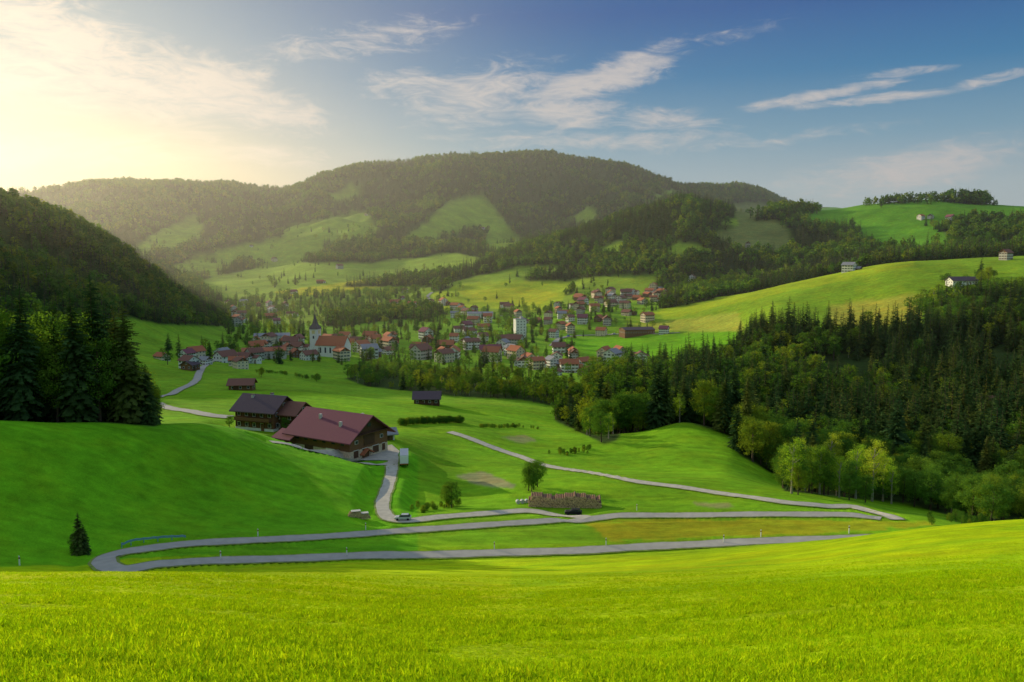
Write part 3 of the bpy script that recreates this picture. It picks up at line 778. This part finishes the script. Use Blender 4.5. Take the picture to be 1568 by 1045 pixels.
row('stream_bushes', [(905,685),(870,697),(850,690)], 30, 1.2, 2.6, [3, 4], C_HI, 1.5, 150, 500)
row('roadside_bushes', [(1430,806),(1500,802),(1560,803)], 30, 1.5, 3.2, [3, 4], C_HI, 1.5, 132, 400)
row('stream_bushes', [(640,785),(670,779),(700,772)], 26, 1.0, 2.4, [3, 4], C_HI, 1.4, 130, 300)
def tree(name, me, u, v, h, dmin=60, dmax=900):
    x, y, z = ground(u, v, dmin, dmax); put(name, me, (x, y, z - 0.05 * h), random.random() * 6, h)
tree('ash_tree', HI[3], 817, 750, 8.4); tree('ash_tree', HI[4], 809, 752, 7.0); tree('ash_tree', HI[3], 823, 746, 7.6); tree('ash_tree', HI[3], 814, 753, 5.6)
tree('young_ash_tree', HI[3], 692, 778, 7.2); tree('young_ash_tree', HI[4], 684, 777, 6.0)
tree('small_spruce_tree', HI[1], 122, 848, 6.4, 80, 300); tree('small_spruce_tree', HI[1], 129, 848, 4.6, 80, 300); tree('bush', HI[3], 116, 848, 3.2, 80, 300)
tree('birch_tree', HI[5], 932, 672, 11); tree('maple_tree', HI[3], 485, 585, 6); tree('maple_tree', HI[4], 400, 578, 7)
tree('garden_tree', HI[4], 437, 664, 5.5); tree('garden_tree', HI[3], 352, 655, 3.5); tree('garden_tree', HI[3], 450, 668, 3.5)
for q, (uu, vv, hh) in enumerate([(1212,756,15),(1232,752,17),(1255,757,14),(1285,762,12),(1310,764,18),(1335,768,20),(1352,768,17),(1270,745,19),(1365,772,13)]):
    tree('birch_tree', HI[5], uu, vv, hh, 160, 400)
for q, (uu, vv, hh) in enumerate([(1200,748,9),(1222,758,8),(1243,756,10),(1300,766,9),(1325,770,8),(1400,776,12),(1425,782,14),(1205,738,13),(1140,690,9),(1165,712,10),(1185,725,12)]):
    tree('beech_tree', HI[3 + q % 2], uu, vv, hh, 160, 400)
tree('hillside_tree', HI[3], 1502, 436, 14, 600, 1300); tree('hillside_tree', HI[4], 1513, 432, 16, 600, 1300)

# ------------------------------------------------------------------ buildings
def gabled(b, L, W, Hh, rise, wall, roof, ov=0.8, storeys=2, gable=None, x0=0, y0=0, base=-2.5, win=True, shut=None, pr=''):
    gable = gable or wall
    b.box((x0, y0, (Hh + base) / 2), (L, W, Hh - base), wall, pr + 'walls')
    prof = [(y0 - W / 2, Hh), (y0 + W / 2, Hh), (y0, Hh + rise)]
    b.prism([(p_[0], p_[1] + 0.002) for p_ in prof], x0 - L / 2, x0 + L / 2, gable, pr + 'gables')
    sl = rise / (W / 2); t = 0.28
    for s in (-1, 1):
        e = W / 2 + ov
        q = [(y0 + s * e, Hh - ov * sl + 0.04), (y0, Hh + rise + 0.04), (y0, Hh + rise + 0.04 + t), (y0 + s * e, Hh - ov * sl + 0.04 + t)]
        if s > 0: q = q[::-1]
        b.prism([(yy + s * 0.001, zz) for yy, zz in q], x0 - L / 2 - ov, x0 + L / 2 + ov, roof, pr + 'roof')
    if win:
        sh = Hh / storeys
        for k in range(storeys):
            zc = sh * k + sh * 0.55
            n = max(2, int(L / 2.8))
            for i in range(n):
                xx = x0 - L / 2 + (i + 0.5) * L / n
                for s in (-1, 1):
                    b.box((xx, y0 + s * (W / 2 + 0.02), zc), (1.15, 0.08, 1.35), 'frame', pr + 'window_frames')
                    b.box((xx, y0 + s * (W / 2 + 0.05), zc), (0.9, 0.08, 1.1), 'glass', pr + 'windows')
                    if shut:
                        for e in (-0.85, 0.85): b.box((xx + e, y0 + s * (W / 2 + 0.04), zc), (0.5, 0.08, 1.35), shut, pr + 'shutters')
            n = max(2, int(W / 2.8))
            for i in range(n):
                yy = y0 - W / 2 + (i + 0.5) * W / n
                for s in (-1, 1):
                    b.box((x0 + s * (L / 2 + 0.02), yy, zc), (0.08, 1.15, 1.35), 'frame', pr + 'window_frames')
                    b.box((x0 + s * (L / 2 + 0.05), yy, zc), (0.08, 0.9, 1.1), 'glass', pr + 'windows')
                    if shut:
                        for e in (-0.85, 0.85): b.box((x0 + s * (L / 2 + 0.04), yy + e, zc), (0.08, 0.5, 1.35), shut, pr + 'shutters')
        for s in (-1, 1):
            b.box((x0 + s * (L / 2 + 0.04), y0, Hh + rise * 0.3), (0.1, 1.1, 1.2), 'frame', pr + 'window_frames')
            b.box((x0 + s * (L / 2 + 0.07), y0, Hh + rise * 0.3), (0.1, 0.85, 0.95), 'glass', pr + 'windows')
        b.box((x0 + L * 0.22, y0 - W / 2 - 0.07, 1.05), (1.1, 0.1, 2.1), 'wood', pr + 'door')
def chimney(b, x, y, z, h=1.6):
    b.box((x, y, z + h / 2 - 0.6), (0.8, 0.8, h + 1.2), 'pale', 'chimney'); b.box((x, y, z + h + 0.08), (1.0, 1.0, 0.16), 'roofdark', 'chimney')
walls = ['white', 'cream', 'white', 'white', 'pale', 'wood', 'cream', 'white', 'white', 'cream']
roofs = ['rooftile', 'roofred', 'rooftile', 'roofred', 'roofgrey', 'roofred', 'rooftile', 'roofred', 'rooftile', 'roofpurple']
VH = []
for k in range(20):
    r = random.Random(100 + k); b = B()
    L = r.uniform(10, 15); W = r.uniform(8.5, 11); st = r.choice([2, 2, 3]); Hh = st * 2.75
    wl = walls[k % 10]
    gabled(b, L, W, Hh, W / 2 * r.uniform(0.5, 0.8), wl, roofs[(k * 7) % 10], 0.8, st, gable=r.choice([wl, wl, 'wood']), shut=r.choice([None, 'green', 'wood']))
    if k % 3 == 0: gabled(b, 6, 6.5, 4.5, 2.0, r.choice(['wood', 'white']), roofs[(k * 7) % 10], 0.6, 1, x0=L / 2 + 1.5, y0=W / 2, pr='annex_')
    chimney(b, L * 0.2, 1.2, Hh + W * 0.18)
    VH.append(b.mesh('village_house'))
for q, (x, y, z) in enumerate(HP[nspec:]):
    dxy = 4.0
    zl = min(float(H(x + a_, y + b_)) for a_ in (-dxy, 0, dxy) for b_ in (-dxy, 0, dxy))
    d_ = math.hypot(x, y)
    put('village_house', VH[random.randrange(20)], (x, y, max(zl, z - 1.5) + 0.1), random.uniform(-1.4, 1.7), random.uniform(0.78, 1.08) * (0.75 if d_ < 600 else 1))
b = B()
gabled(b, 24, 12, 9, 6.5, 'white', 'roofred', 0.5, 1, win=False, x0=6)
for s in (-1, 1):
    for i in range(5): b.box((-2 + i * 4.2, s * 6.02, 5), (1.3, 0.1, 4.2), 'glass', 'windows')
b.box((-9.2, 0, 9), (6.4, 6.4, 24), 'white', 'tower')
for s in (-1, 1):
    b.box((-9.2, s * 3.24, 18.6), (2.6, 0.1, 2.6), 'clock', 'clock_face'); b.box((-9.2 + s * 3.24, 0, 18.6), (0.1, 2.6, 2.6), 'clock', 'clock_face')
    b.box((-9.2, s * 3.23, 14.6), (1.2, 0.1, 2.2), 'glass', 'belfry_openings')
    b.box((-9.2 + s * 3.23, 0, 14.6), (0.1, 1.2, 2.2), 'glass', 'belfry_openings')
o = 3.8
b.add([(-9.2 - o, -o, 21), (-9.2 + o, -o, 21), (-9.2 + o, o, 21), (-9.2 - o, o, 21), (-9.2 - 1.5, -1.5, 25.5), (-9.2 + 1.5, -1.5, 25.5), (-9.2 + 1.5, 1.5, 25.5), (-9.2 - 1.5, 1.5, 25.5), (-9.2, 0, 33)],
      [(3, 2, 1, 0), (0, 1, 5, 4), (1, 2, 6, 5), (2, 3, 7, 6), (3, 0, 4, 7), (4, 5, 8), (5, 6, 8), (6, 7, 8), (7, 4, 8)], 'copper', 'spire')
b.box((-9.2, 0, 34), (0.15, 0.15, 2.6), 'clock', 'spire_cross'); b.box((-9.2, 0, 34.4), (1.0, 0.15, 0.15), 'clock', 'spire_cross')
b.parented('church', church_p, -0.25, 1.1)
b = B()
b.box((0, 0, 8), (11, 9, 22), 'white', 'walls'); b.box((0, 0, 19.2), (11.6, 9.6, 0.5), 'roofgrey', 'roof'); b.box((2, 1, 20.4), (3, 3, 2), 'pale', 'lift_housing')
for k in range(6):
    for i in range(3):
        b.box((-3.4 + i * 3.4, -4.53, 2 + k * 2.9), (1.1, 0.1, 1.1), 'glass', 'windows')
b.parented('apartment_tower', tower_p, 0.3, 1.05)
for q, p in enumerate(halls):
    b = B(); rf = ['roofgrey', 'roofred', 'roofdark', 'roofgrey'][q]
    gabled(b, 34, 17, 6, 2.2, ['white', 'pale', 'wood', 'white'][q], rf, 0.5, 1, win=True)
    b.parented('factory_hall', p, random.uniform(-0.2, 0.4))

b = B(); L, W, Hh, rs = 22, 15, 5.6, 5.0
b.box((0, 0, 0.2), (L + 0.1, W + 0.1, 3.6), 'stone', 'foundation')
gabled(b, L, W, Hh, rs, 'wood', 'roofpurple', 1.7, 1, gable='wood2', win=False, base=2.002)
for yy, ww in ((-5.2, 2.4), (-1.6, 3.0), (2.6, 3.2), (5.8, 1.6)):
    b.box((L / 2 + 0.08, yy, 1.0), (0.12, ww * 0.72, 1.9), 'wood2', 'stable_doors')
    b.box((L / 2 + 0.06, yy, 2.05), (0.12, ww * 0.8, 0.14), 'frame', 'lintels')
b.box((L / 2 + 0.1, 0, 4.3), (0.16, 4.2, 3.0), 'wood2', 'hay_door')
for yy in (-5, 5):
    b.box((L / 2 + 0.08, yy, 4.2), (0.12, 1.2, 1.0), 'frame', 'window_frames'); b.box((L / 2 + 0.12, yy, 4.2), (0.12, 0.95, 0.8), 'glass', 'windows')
b.box((L / 2 + 0.1, 0, 8.2), (0.12, 1.4, 1.0), 'glass', 'windows')
b.box((L / 2 + 0.6, 0, 6.1), (1.2, W * 0.9, 0.15), 'wood2', 'gable_canopy')
for i in range(6): b.box((-8.5 + i * 3.4, -W / 2 - 0.08, 3.9), (1.2, 0.1, 0.8), 'glass', 'windows')
b.box((-4, -W / 2 - 0.1, 1.1), (3.2, 0.14, 2.2), 'wood2', 'side_door'); b.box((4, -W / 2 - 0.1, 1.1), (3.2, 0.14, 2.2), 'frame', 'side_door')
for xx, yy in ((-4, -3), (5, -4.5), (6.5, 2.5)):
    zz = Hh + rs * (1 - abs(yy) / (W / 2)); b.box((xx, yy, zz + 0.7), (0.7, 0.7, 1.6), 'pale', 'roof_vents')
gabled(b, 6, 7, 3.4, 1.6, 'wood', 'roofpurple', 0.7, 1, x0=-L / 2 - 1.5, y0=-W / 2 + 1.5, win=False, pr='annex_')
b.parented('barn', barn_p, math.radians(-32), 0.98)
b = B()
gabled(b, 14, 11, 6.4, 3.6, 'wood', 'roofdark', 1.3, 2, gable='wood', shut='wood2')
b.box((0, 0, -0.6), (14.1, 11.1, 2.8), 'white', 'foundation')
gabled(b, 8, 9, 5.4, 2.8, 'wood2', 'rooftile', 1.0, 2, x0=9, y0=1.5, pr='wing_')
for zz in (3.1,):
    b.box((0, -6.2, zz), (13, 1.3, 0.15), 'wood2', 'balcony'); b.box((0, -6.8, zz + 0.55), (13, 0.08, 0.9), 'wood', 'balcony')
chimney(b, 2, 1, 9.0); chimney(b, -3.5, -1.2, 8.6)
b.parented('farmhouse', farm_p, math.radians(-20), 0.95)
def shed(name, u, v, L, W, Hh, rs, wall, roof, rz, dmin=100, dmax=1500, win=True):
    b = B(); gabled(b, L, W, Hh, rs, wall, roof, 1.0, 1, win=win)
    b.box((-L * 0.2, -W / 2 - 0.08, 1.2), (2.4, 0.12, 2.4), 'wood2', 'door')
    x, y, z = ground(u, v, dmin, dmax); b.parented(name, (x, y, z - 0.1), rz)
shed('wooden_shed', 654, 619, 12, 8, 3.6, 2.6, 'wood2', 'roofdark', 0.05)
shed('cattle_shed', 371, 597, 11, 7.5, 3.2, 2.2, 'wood', 'rooftile', 0.1)
shed('hay_barn', 292, 567, 9, 7, 4, 2.2, 'wood', 'roofdark', 1.4)
shed('hillside_farmhouse', 1472, 436, 24, 11, 4.0, 3.2, 'white', 'roofdark', 0.1, 600, 1300)
shed('garden_hut', 592, 673, 4, 3.5, 2.3, 1.0, 'white', 'roofgrey', 0.4, 180, 400)
shed('tool_hut', 553, 700, 3.5, 2.4, 1.7, 0.7, 'wood', 'roofred', -0.5, 150, 400, False)

# ------------------------------------------------------------------ log pile
b = B(); r = random.Random(5)
x0 = -7.6
for row_ in range(9):
    zz = 0.16 + row_ * 0.30; n = int(15.2 / 0.35)
    for i in range(n):
        xx = x0 + (i + 0.5 * (row_ % 2)) * 0.35 + r.uniform(-.03, .03)
        top = 2.4 + 0.25 * math.sin(xx * 0.7) - 0.25 * abs(math.sin(xx * 1.7)) - (1.0 if abs(xx) > 7.1 else 0)
        if zz > top: continue
        rr = r.uniform(0.15, 0.19); y_ = r.uniform(-0.15, 0.15)
        b.cyl((xx, -1.5 + y_, zz), (xx + r.uniform(-.05, .05), 1.5 + y_, zz), rr, rr * 0.9, 'bark', 'logs', 8, 'logend')
b.parented('log_pile', (log_p[0], log_p[1], log_p[2] + 0.05), math.radians(-4))
b = B()
for row_ in range(4):
    for i in range(10 - row_):
        b.cyl((-1.5 + i * 0.3 + row_ * 0.15, -0.5, 0.15 + row_ * 0.26), (-1.5 + i * 0.3 + row_ * 0.15, 0.5, 0.15 + row_ * 0.26), 0.14, 0.14, 'bark', 'logs', 7, 'logend')
b.box((0, 0, 1.2), (1.8, 1.1, 0.08), 'pale', 'tarpaulin')
for u, v in ((545, 792), (557, 795)):
    x, y, z = ground(u, v, 100, 300); b.parented('firewood_stack', (x, y, z + 0.05), 0.3)

# ------------------------------------------------------------------ vehicles
def car(paint):
    b = B()
    b.prism([(-2.1, 0.35), (2.1, 0.35), (2.15, 0.75), (1.9, 0.92), (1.0, 1.0), (-2.0, 1.0), (-2.15, 0.8)][::-1], -0.85, 0.85, paint, 'body')
    b.prism([(-1.9, 1.002), (0.95, 1.002), (0.35, 1.45), (-1.5, 1.47)][::-1], -0.74, 0.74, 'glass', 'windows')
    b.prism([(-1.5, 1.472), (0.35, 1.452), (0.3, 1.52), (-1.4, 1.54)][::-1], -0.72, 0.72, paint, 'roof')
    for s in (-1, 1):
        for y_ in (-1.35, 1.35): b.cyl((s * 0.7, y_, 0.33), (s * 0.9, y_, 0.33), 0.33, 0.33, 'black', 'wheels', 14)
        b.box((s * 0.6, 2.12, 0.7), (0.35, 0.08, 0.16), 'whitepaint', 'headlights'); b.box((s * 0.6, -2.12, 0.75), (0.3, 0.08, 0.18), 'red', 'tail_lights')
    return b
def place(b, name, u, v, rz, dz=0.1, s=1.0, dmin=80, dmax=1500):
    x, y, z = ground(u, v, dmin, dmax); return b.parented(name, (x, y, z + dz), rz, s)
place(car('silver'), 'parked_car', 498, 692, 1.2, 0.2); place(car('blue'), 'parked_car', 505, 694, 1.1, 0.2)
place(car('black'), 'parked_car', 878, 789, 1.45, 0.1, 0.8)
place(car('silver'), 'parked_car', 617, 797, 1.6, 0.1, 0.75)
b = B()
b.box((0, 0, 2.15), (2.5, 9.0, 2.5), 'whitepaint', 'box_body'); b.box((0, 0, 0.8), (2.3, 8.8, 0.18), 'steel', 'chassis')
b.box((0, 0, 3.43), (2.3, 8.8, 0.06), 'silver', 'roof_panel')
for y_ in (-3.6, -2.5, 2.8):
    for s in (-1, 1): b.cyl((s * 0.9, y_, 0.48), (s * 1.2, y_, 0.48), 0.48, 0.48, 'black', 'wheels', 14)
b.box((0, -4.53, 2.1), (2.2, 0.06, 2.2), 'whitepaint', 'rear_doors'); b.box((0, -4.57, 0.8), (2.3, 0.08, 0.2), 'red', 'rear_lights')
b.box((0, 5.3, 0.8), (0.2, 1.6, 0.16), 'steel', 'drawbar')
place(b, 'white_trailer', 619, 710, 0.13, 0.15, 0.85)
b = B()
b.box((0, 0.9, 1.15), (0.9, 1.9, 0.8), 'red', 'bonnet'); b.box((0, -0.6, 1.0), (1.3, 1.3, 0.7), 'red', 'mudguards'); b.box((0, -0.5, 1.9), (1.25, 1.25, 1.1), 'glass', 'cab'); b.box((0, -0.5, 2.5), (1.45, 1.45, 0.12), 'red', 'cab_roof')
for s in (-1, 1):
    b.cyl((s * 0.65, -0.7, 0.8), (s * 1.1, -0.7, 0.8), 0.8, 0.8, 'black', 'rear_wheels', 16); b.cyl((s * 0.55, 1.4, 0.5), (s * 0.85, 1.4, 0.5), 0.5, 0.5, 'black', 'front_wheels', 14)
b.cyl((0.3, 1.2, 1.5), (0.3, 1.2, 2.3), 0.05, 0.05, 'black', 'exhaust', 6)
place(b, 'tractor', 532, 699, 0.9, 0.2)
b = B()
for i in range(3):
    b.cyl((i * 1.2, -0.5, 0.55), (i * 1.2, 0.5, 0.55), 0.55, 0.55, 'silver', 'bales', 16)
place(b, 'wrapped_hay_bales', 793, 772, 0.2, 0.05, 0.8)
for u, v, c in ((330,552,'whitepaint'),(360,549,'red'),(870,516,'blue'),(940,513,'whitepaint'),(760,560,'silver'),(845,560,'blue')):
    place(car(c), 'village_car', u, v, random.random() * 3, 0.3, 1.2, 300)
def post():
    b = B()
    b.prism([(-0.06, -0.2), (0.06, -0.2), (0.045, 1.05), (-0.045, 1.15)], -0.06, 0.06, 'whitepaint', 'post')
    b.box((0, 0, 0.86), (0.126, 0.12, 0.18), 'black', 'band'); b.box((0, -0.062, 0.86), (0.07, 0.012, 0.14), 'orange', 'reflector')
    return b
for u, v in ((338,857),(531,851),(757,842),(928,836),(1108,831),(1300,817),(395,822),(560,812),(975,782),(30,866),(1165,823)):
    place(post(), 'roadside_marker_post', u, v, 0, 0.0, 1.15, 60, 400)
C = spline([ground(u, v, 80, 300)[:2] for u, v in [(186,840),(205,834),(235,830),(262,828),(286,828)]], 0.5)
b = B()
zz = H(C[:, 0], C[:, 1])
for i in range(len(C) - 1):
    h0, h1 = 0.5, 0.82
    b.add([(C[i,0], C[i,1], zz[i]+h0), (C[i+1,0], C[i+1,1], zz[i+1]+h0), (C[i+1,0], C[i+1,1], zz[i+1]+h1), (C[i,0], C[i,1], zz[i]+h1),
           (C[i,0], C[i,1]+.06, zz[i]+h0), (C[i+1,0], C[i+1,1]+.06, zz[i+1]+h0), (C[i+1,0], C[i+1,1]+.06, zz[i+1]+h1), (C[i,0], C[i,1]+.06, zz[i]+h1)],
          [(0,1,2,3),(7,6,5,4),(3,2,6,7),(0,4,5,1)], 'steel', 'rail')
    if i % 4 == 0: b.box((C[i,0], C[i,1]+0.11, zz[i]+0.35), (0.1, 0.1, 0.9), 'steel', 'rail_posts')
b.parented('guard_rail', (0, 0, 0))

# ------------------------------------------------------------------ near grass
def tuft(name, seed, nb, hgt):
    r = random.Random(seed); V = []; Fs = []
    for k in range(nb):
        a = r.random() * 6.283; x = r.gauss(0, 0.06); y = r.gauss(0, 0.06); h = hgt * r.uniform(0.5, 1.2); w = 0.006
        lx, ly = math.cos(a) * h * r.uniform(0.3, 0.9), math.sin(a) * h * r.uniform(0.3, 0.9)
        px, py = -math.sin(a) * w, math.cos(a) * w
        o = len(V)
        V += [(x - px, y - py, -0.02), (x + px, y + py, -0.02), (x + lx * .4 + px, y + ly * .4 + py, h * .6), (x + lx * .4 - px, y + ly * .4 - py, h * .6), (x + lx, y + ly, h)]
        Fs += [(o, o + 1, o + 2, o + 3), (o + 3, o + 2, o + 4)]
    me = bpy.data.meshes.new(name); me.from_pydata(V, [], Fs); me.materials.append(M['grass']); return me
C_G = coll('grass_tuft', [('t%d' % k, tuft('tuft%d' % k, k, 26, 0.05 + 0.016 * k)) for k in range(4)])
n = 70000
d = 8 + 62 * R.rand(n) ** 1.5; a = R.uniform(-0.68, 0.68, n)
x = np.sin(a) * d; y = np.cos(a) * d
patch = fbm(x / 3.5, y / 1.6, 8, 3)
sc_ = R.uniform(0.6, 1.3, n) * np.clip(0.85 + 1.1 * patch, 0.3, 1.6) * (1 - 0.6 * sst(25, 70, d))
instancer('meadow_grass', np.stack([x, y, H(x, y)], 1), sc_, R.choice(4, n), C_G, 0.15)

# ------------------------------------------------------------------ haze in the valley air
m, nt, out = newmat('valley_haze_air')
vs = N(nt, 'ShaderNodeVolumeScatter'); vs.inputs['Color'].default_value = (1.0, 0.95, 0.84, 1); vs.inputs['Density'].default_value = 0.000095; vs.inputs['Anisotropy'].default_value = 0.62
nt.links.new(vs.outputs[0], out.inputs['Volume'])
b = B(); M['haze'] = m; b.box((0, 2250, 185), (7000, 3700, 690), 'haze')
put('haze', b.mesh('haze'), (0, 0, 0))

# ------------------------------------------------------------------ light
s = bpy.data.lights.new('sun', 'SUN'); s.energy = 5.0; s.angle = math.radians(0.5); s.color = (1.0, 0.85, 0.54)
so = bpy.data.objects.new('sun', s); scene.collection.objects.link(so)
az = math.radians(SUN_AZ); el = math.radians(SUN_EL)
sd = Vector((math.sin(az) * math.cos(el), math.cos(az) * math.cos(el), math.sin(el)))
so.rotation_euler = (-sd).to_track_quat('-Z', 'Y').to_euler()
so.location = sd * 500

# ------------------------------------------------------------------ world
w = bpy.data.worlds.new('World'); scene.world = w; w.use_nodes = True
nt = w.node_tree; nt.nodes.clear()
out = N(nt, 'ShaderNodeOutputWorld')
sky = N(nt, 'ShaderNodeTexSky'); sky.sky_type = 'NISHITA'; sky.sun_disc = False
sky.sun_elevation = el; sky.sun_rotation = az; sky.altitude = 900; sky.air_density = 1.0; sky.dust_density = 1.0; sky.ozone_density = 1.5
bg1 = N(nt, 'ShaderNodeBackground'); bg1.inputs['Strength'].default_value = 0.10
nt.links.new(sky.outputs[0], bg1.inputs[0])
tc = N(nt, 'ShaderNodeTexCoord'); sp = N(nt, 'ShaderNodeSeparateXYZ'); nt.links.new(tc.outputs['Generated'], sp.inputs[0])
azn = math_(nt, 'ARCTAN2', sp.outputs[0], sp.outputs[1]); eln = math_(nt, 'ARCSINE', sp.outputs[2])
def ramp(v, stops):
    r = N(nt, 'ShaderNodeValToRGB'); nt.links.new(v, r.inputs[0]); e = r.color_ramp.elements
    while len(e) < len(stops): e.new(0.5)
    for i, (p_, c) in enumerate(stops): e[i].position = p_; e[i].color = (*c, 1)
    return r.outputs[0]
ev = maprange(nt, eln, 0.0, 0.6, 0, 1)
right = ramp(ev, [(0.0, (0.50, 0.53, 0.51)), (0.14, (0.41, 0.49, 0.51)), (0.24, (0.16, 0.33, 0.45)), (0.36, (0.01, 0.175, 0.38)), (0.48, (0.0, 0.085, 0.31)), (0.62, (0.01, 0.13, 0.33)), (1.0, (0.36, 0.48, 0.64))])
left = ramp(ev, [(0.0, (1.0, 0.68, 0.32)), (0.16, (0.92, 0.72, 0.42)), (0.28, (0.68, 0.62, 0.51)), (0.42, (0.40, 0.46, 0.48)), (0.52, (0.27, 0.36, 0.42)), (1.0, (0.36, 0.45, 0.54))])
wz = maprange(nt, azn, -0.60, 0.14, 1.0, 0.0, True)
base = mixc(nt, wz, right, left)
cv = N(nt, 'ShaderNodeCombineXYZ'); nt.links.new(azn, cv.inputs[0]); nt.links.new(eln, cv.inputs[1])
def blob(u, v, ru, rv, ang, k):
    a, s_ = bearing(u, v); e = math.atan(s_)
    mp = N(nt, 'ShaderNodeMapping'); mp.vector_type = 'TEXTURE'
    mp.inputs['Location'].default_value = (float(a), float(e), 0); mp.inputs['Rotation'].default_value = (0, 0, math.radians(ang)); mp.inputs['Scale'].default_value = (ru / F, rv / F, 1)
    nt.links.new(cv.outputs[0], mp.inputs[0])
    ln = N(nt, 'ShaderNodeVectorMath', operation='LENGTH'); nt.links.new(mp.outputs[0], ln.inputs[0])
    return maprange(nt, ln.outputs['Value'], 0.0, 1.0, k, 0.0, True)
blobs = [(110,60,380,95,-24,1.1),(310,130,270,75,-14,1.15),(30,110,240,80,-10,0.9),(740,145,240,80,8,1.0),(910,122,280,44,14,1.05),(860,172,180,40,-6,1.1),(640,130,160,45,0,0.85),
         (1260,146,180,16,7,1.05),(1320,154,190,12,2,1.05),(1400,258,320,50,8,1.0),(1530,118,120,14,10,0.8),(900,215,400,28,0,0.85),(160,235,340,50,3,0.9),(390,240,240,34,0,0.8),(1390,110,140,12,2,0.8),(1000,185,160,28,-4,0.95),(560,60,320,46,10,0.6),(1180,215,300,22,4,0.6),(1100,60,260,30,10,0.45)]
tot = None
for q in blobs:
    v_ = blob(*q); tot = v_ if tot is None else math_(nt, 'MAXIMUM', tot, v_)
mp = N(nt, 'ShaderNodeMapping'); nt.links.new(cv.outputs[0], mp.inputs[0]); mp.inputs['Rotation'].default_value = (0, 0, math.radians(-10)); mp.inputs['Scale'].default_value = (5, 17, 1)
c1 = noise(nt, mp.outputs[0], 1.0, 9, 0.66, 1.0)
mp2 = N(nt, 'ShaderNodeMapping'); nt.links.new(cv.outputs[0], mp2.inputs[0]); mp2.inputs['Rotation'].default_value = (0, 0, math.radians(14)); mp2.inputs['Scale'].default_value = (16, 58, 1)
c2 = noise(nt, mp2.outputs[0], 1.0, 8, 0.66, 1.8)
cn = math_(nt, 'ADD', math_(nt, 'MULTIPLY', c1, 0.5), math_(nt, 'MULTIPLY', c2, 0.5))
den = math_(nt, 'ADD', math_(nt, 'MULTIPLY', tot, 0.28), cn)
cl = maprange(nt, den, 0.56, 0.86, 0.0, 0.9, True)
cl = math_(nt, 'MULTIPLY', cl, maprange(nt, tot, 0.0, 0.35, 0, 1))
ccol = mixc(nt, wz, (0.64, 0.57, 0.53), (0.94, 0.78, 0.62))
skyc = mixc(nt, cl, base, ccol)
glow = blob(110, 290, 400, 140, 0, 1.0)
skyc = mixc(nt, math_(nt, 'MULTIPLY', glow, 0.75), skyc, (1.25, 0.93, 0.48))
bg2 = N(nt, 'ShaderNodeBackground'); nt.links.new(skyc, bg2.inputs[0]); bg2.inputs['Strength'].default_value = 1.0
ms = N(nt, 'ShaderNodeMixShader'); ms.inputs[0].default_value = 0.9
nt.links.new(bg1.outputs[0], ms.inputs[1]); nt.links.new(bg2.outputs[0], ms.inputs[2])
nt.links.new(ms.outputs[0], out.inputs[0])

# ------------------------------------------------------------------ camera
cd = bpy.data.cameras.new('camera'); co = bpy.data.objects.new('camera', cd); scene.collection.objects.link(co)
cd.lens = F / 1568 * 36; cd.sensor_width = 36; cd.clip_start = 0.3; cd.clip_end = 20000
co.location = (0, 0, 0); co.rotation_euler = (math.pi / 2 - TH, 0, 0)
scene.camera = co
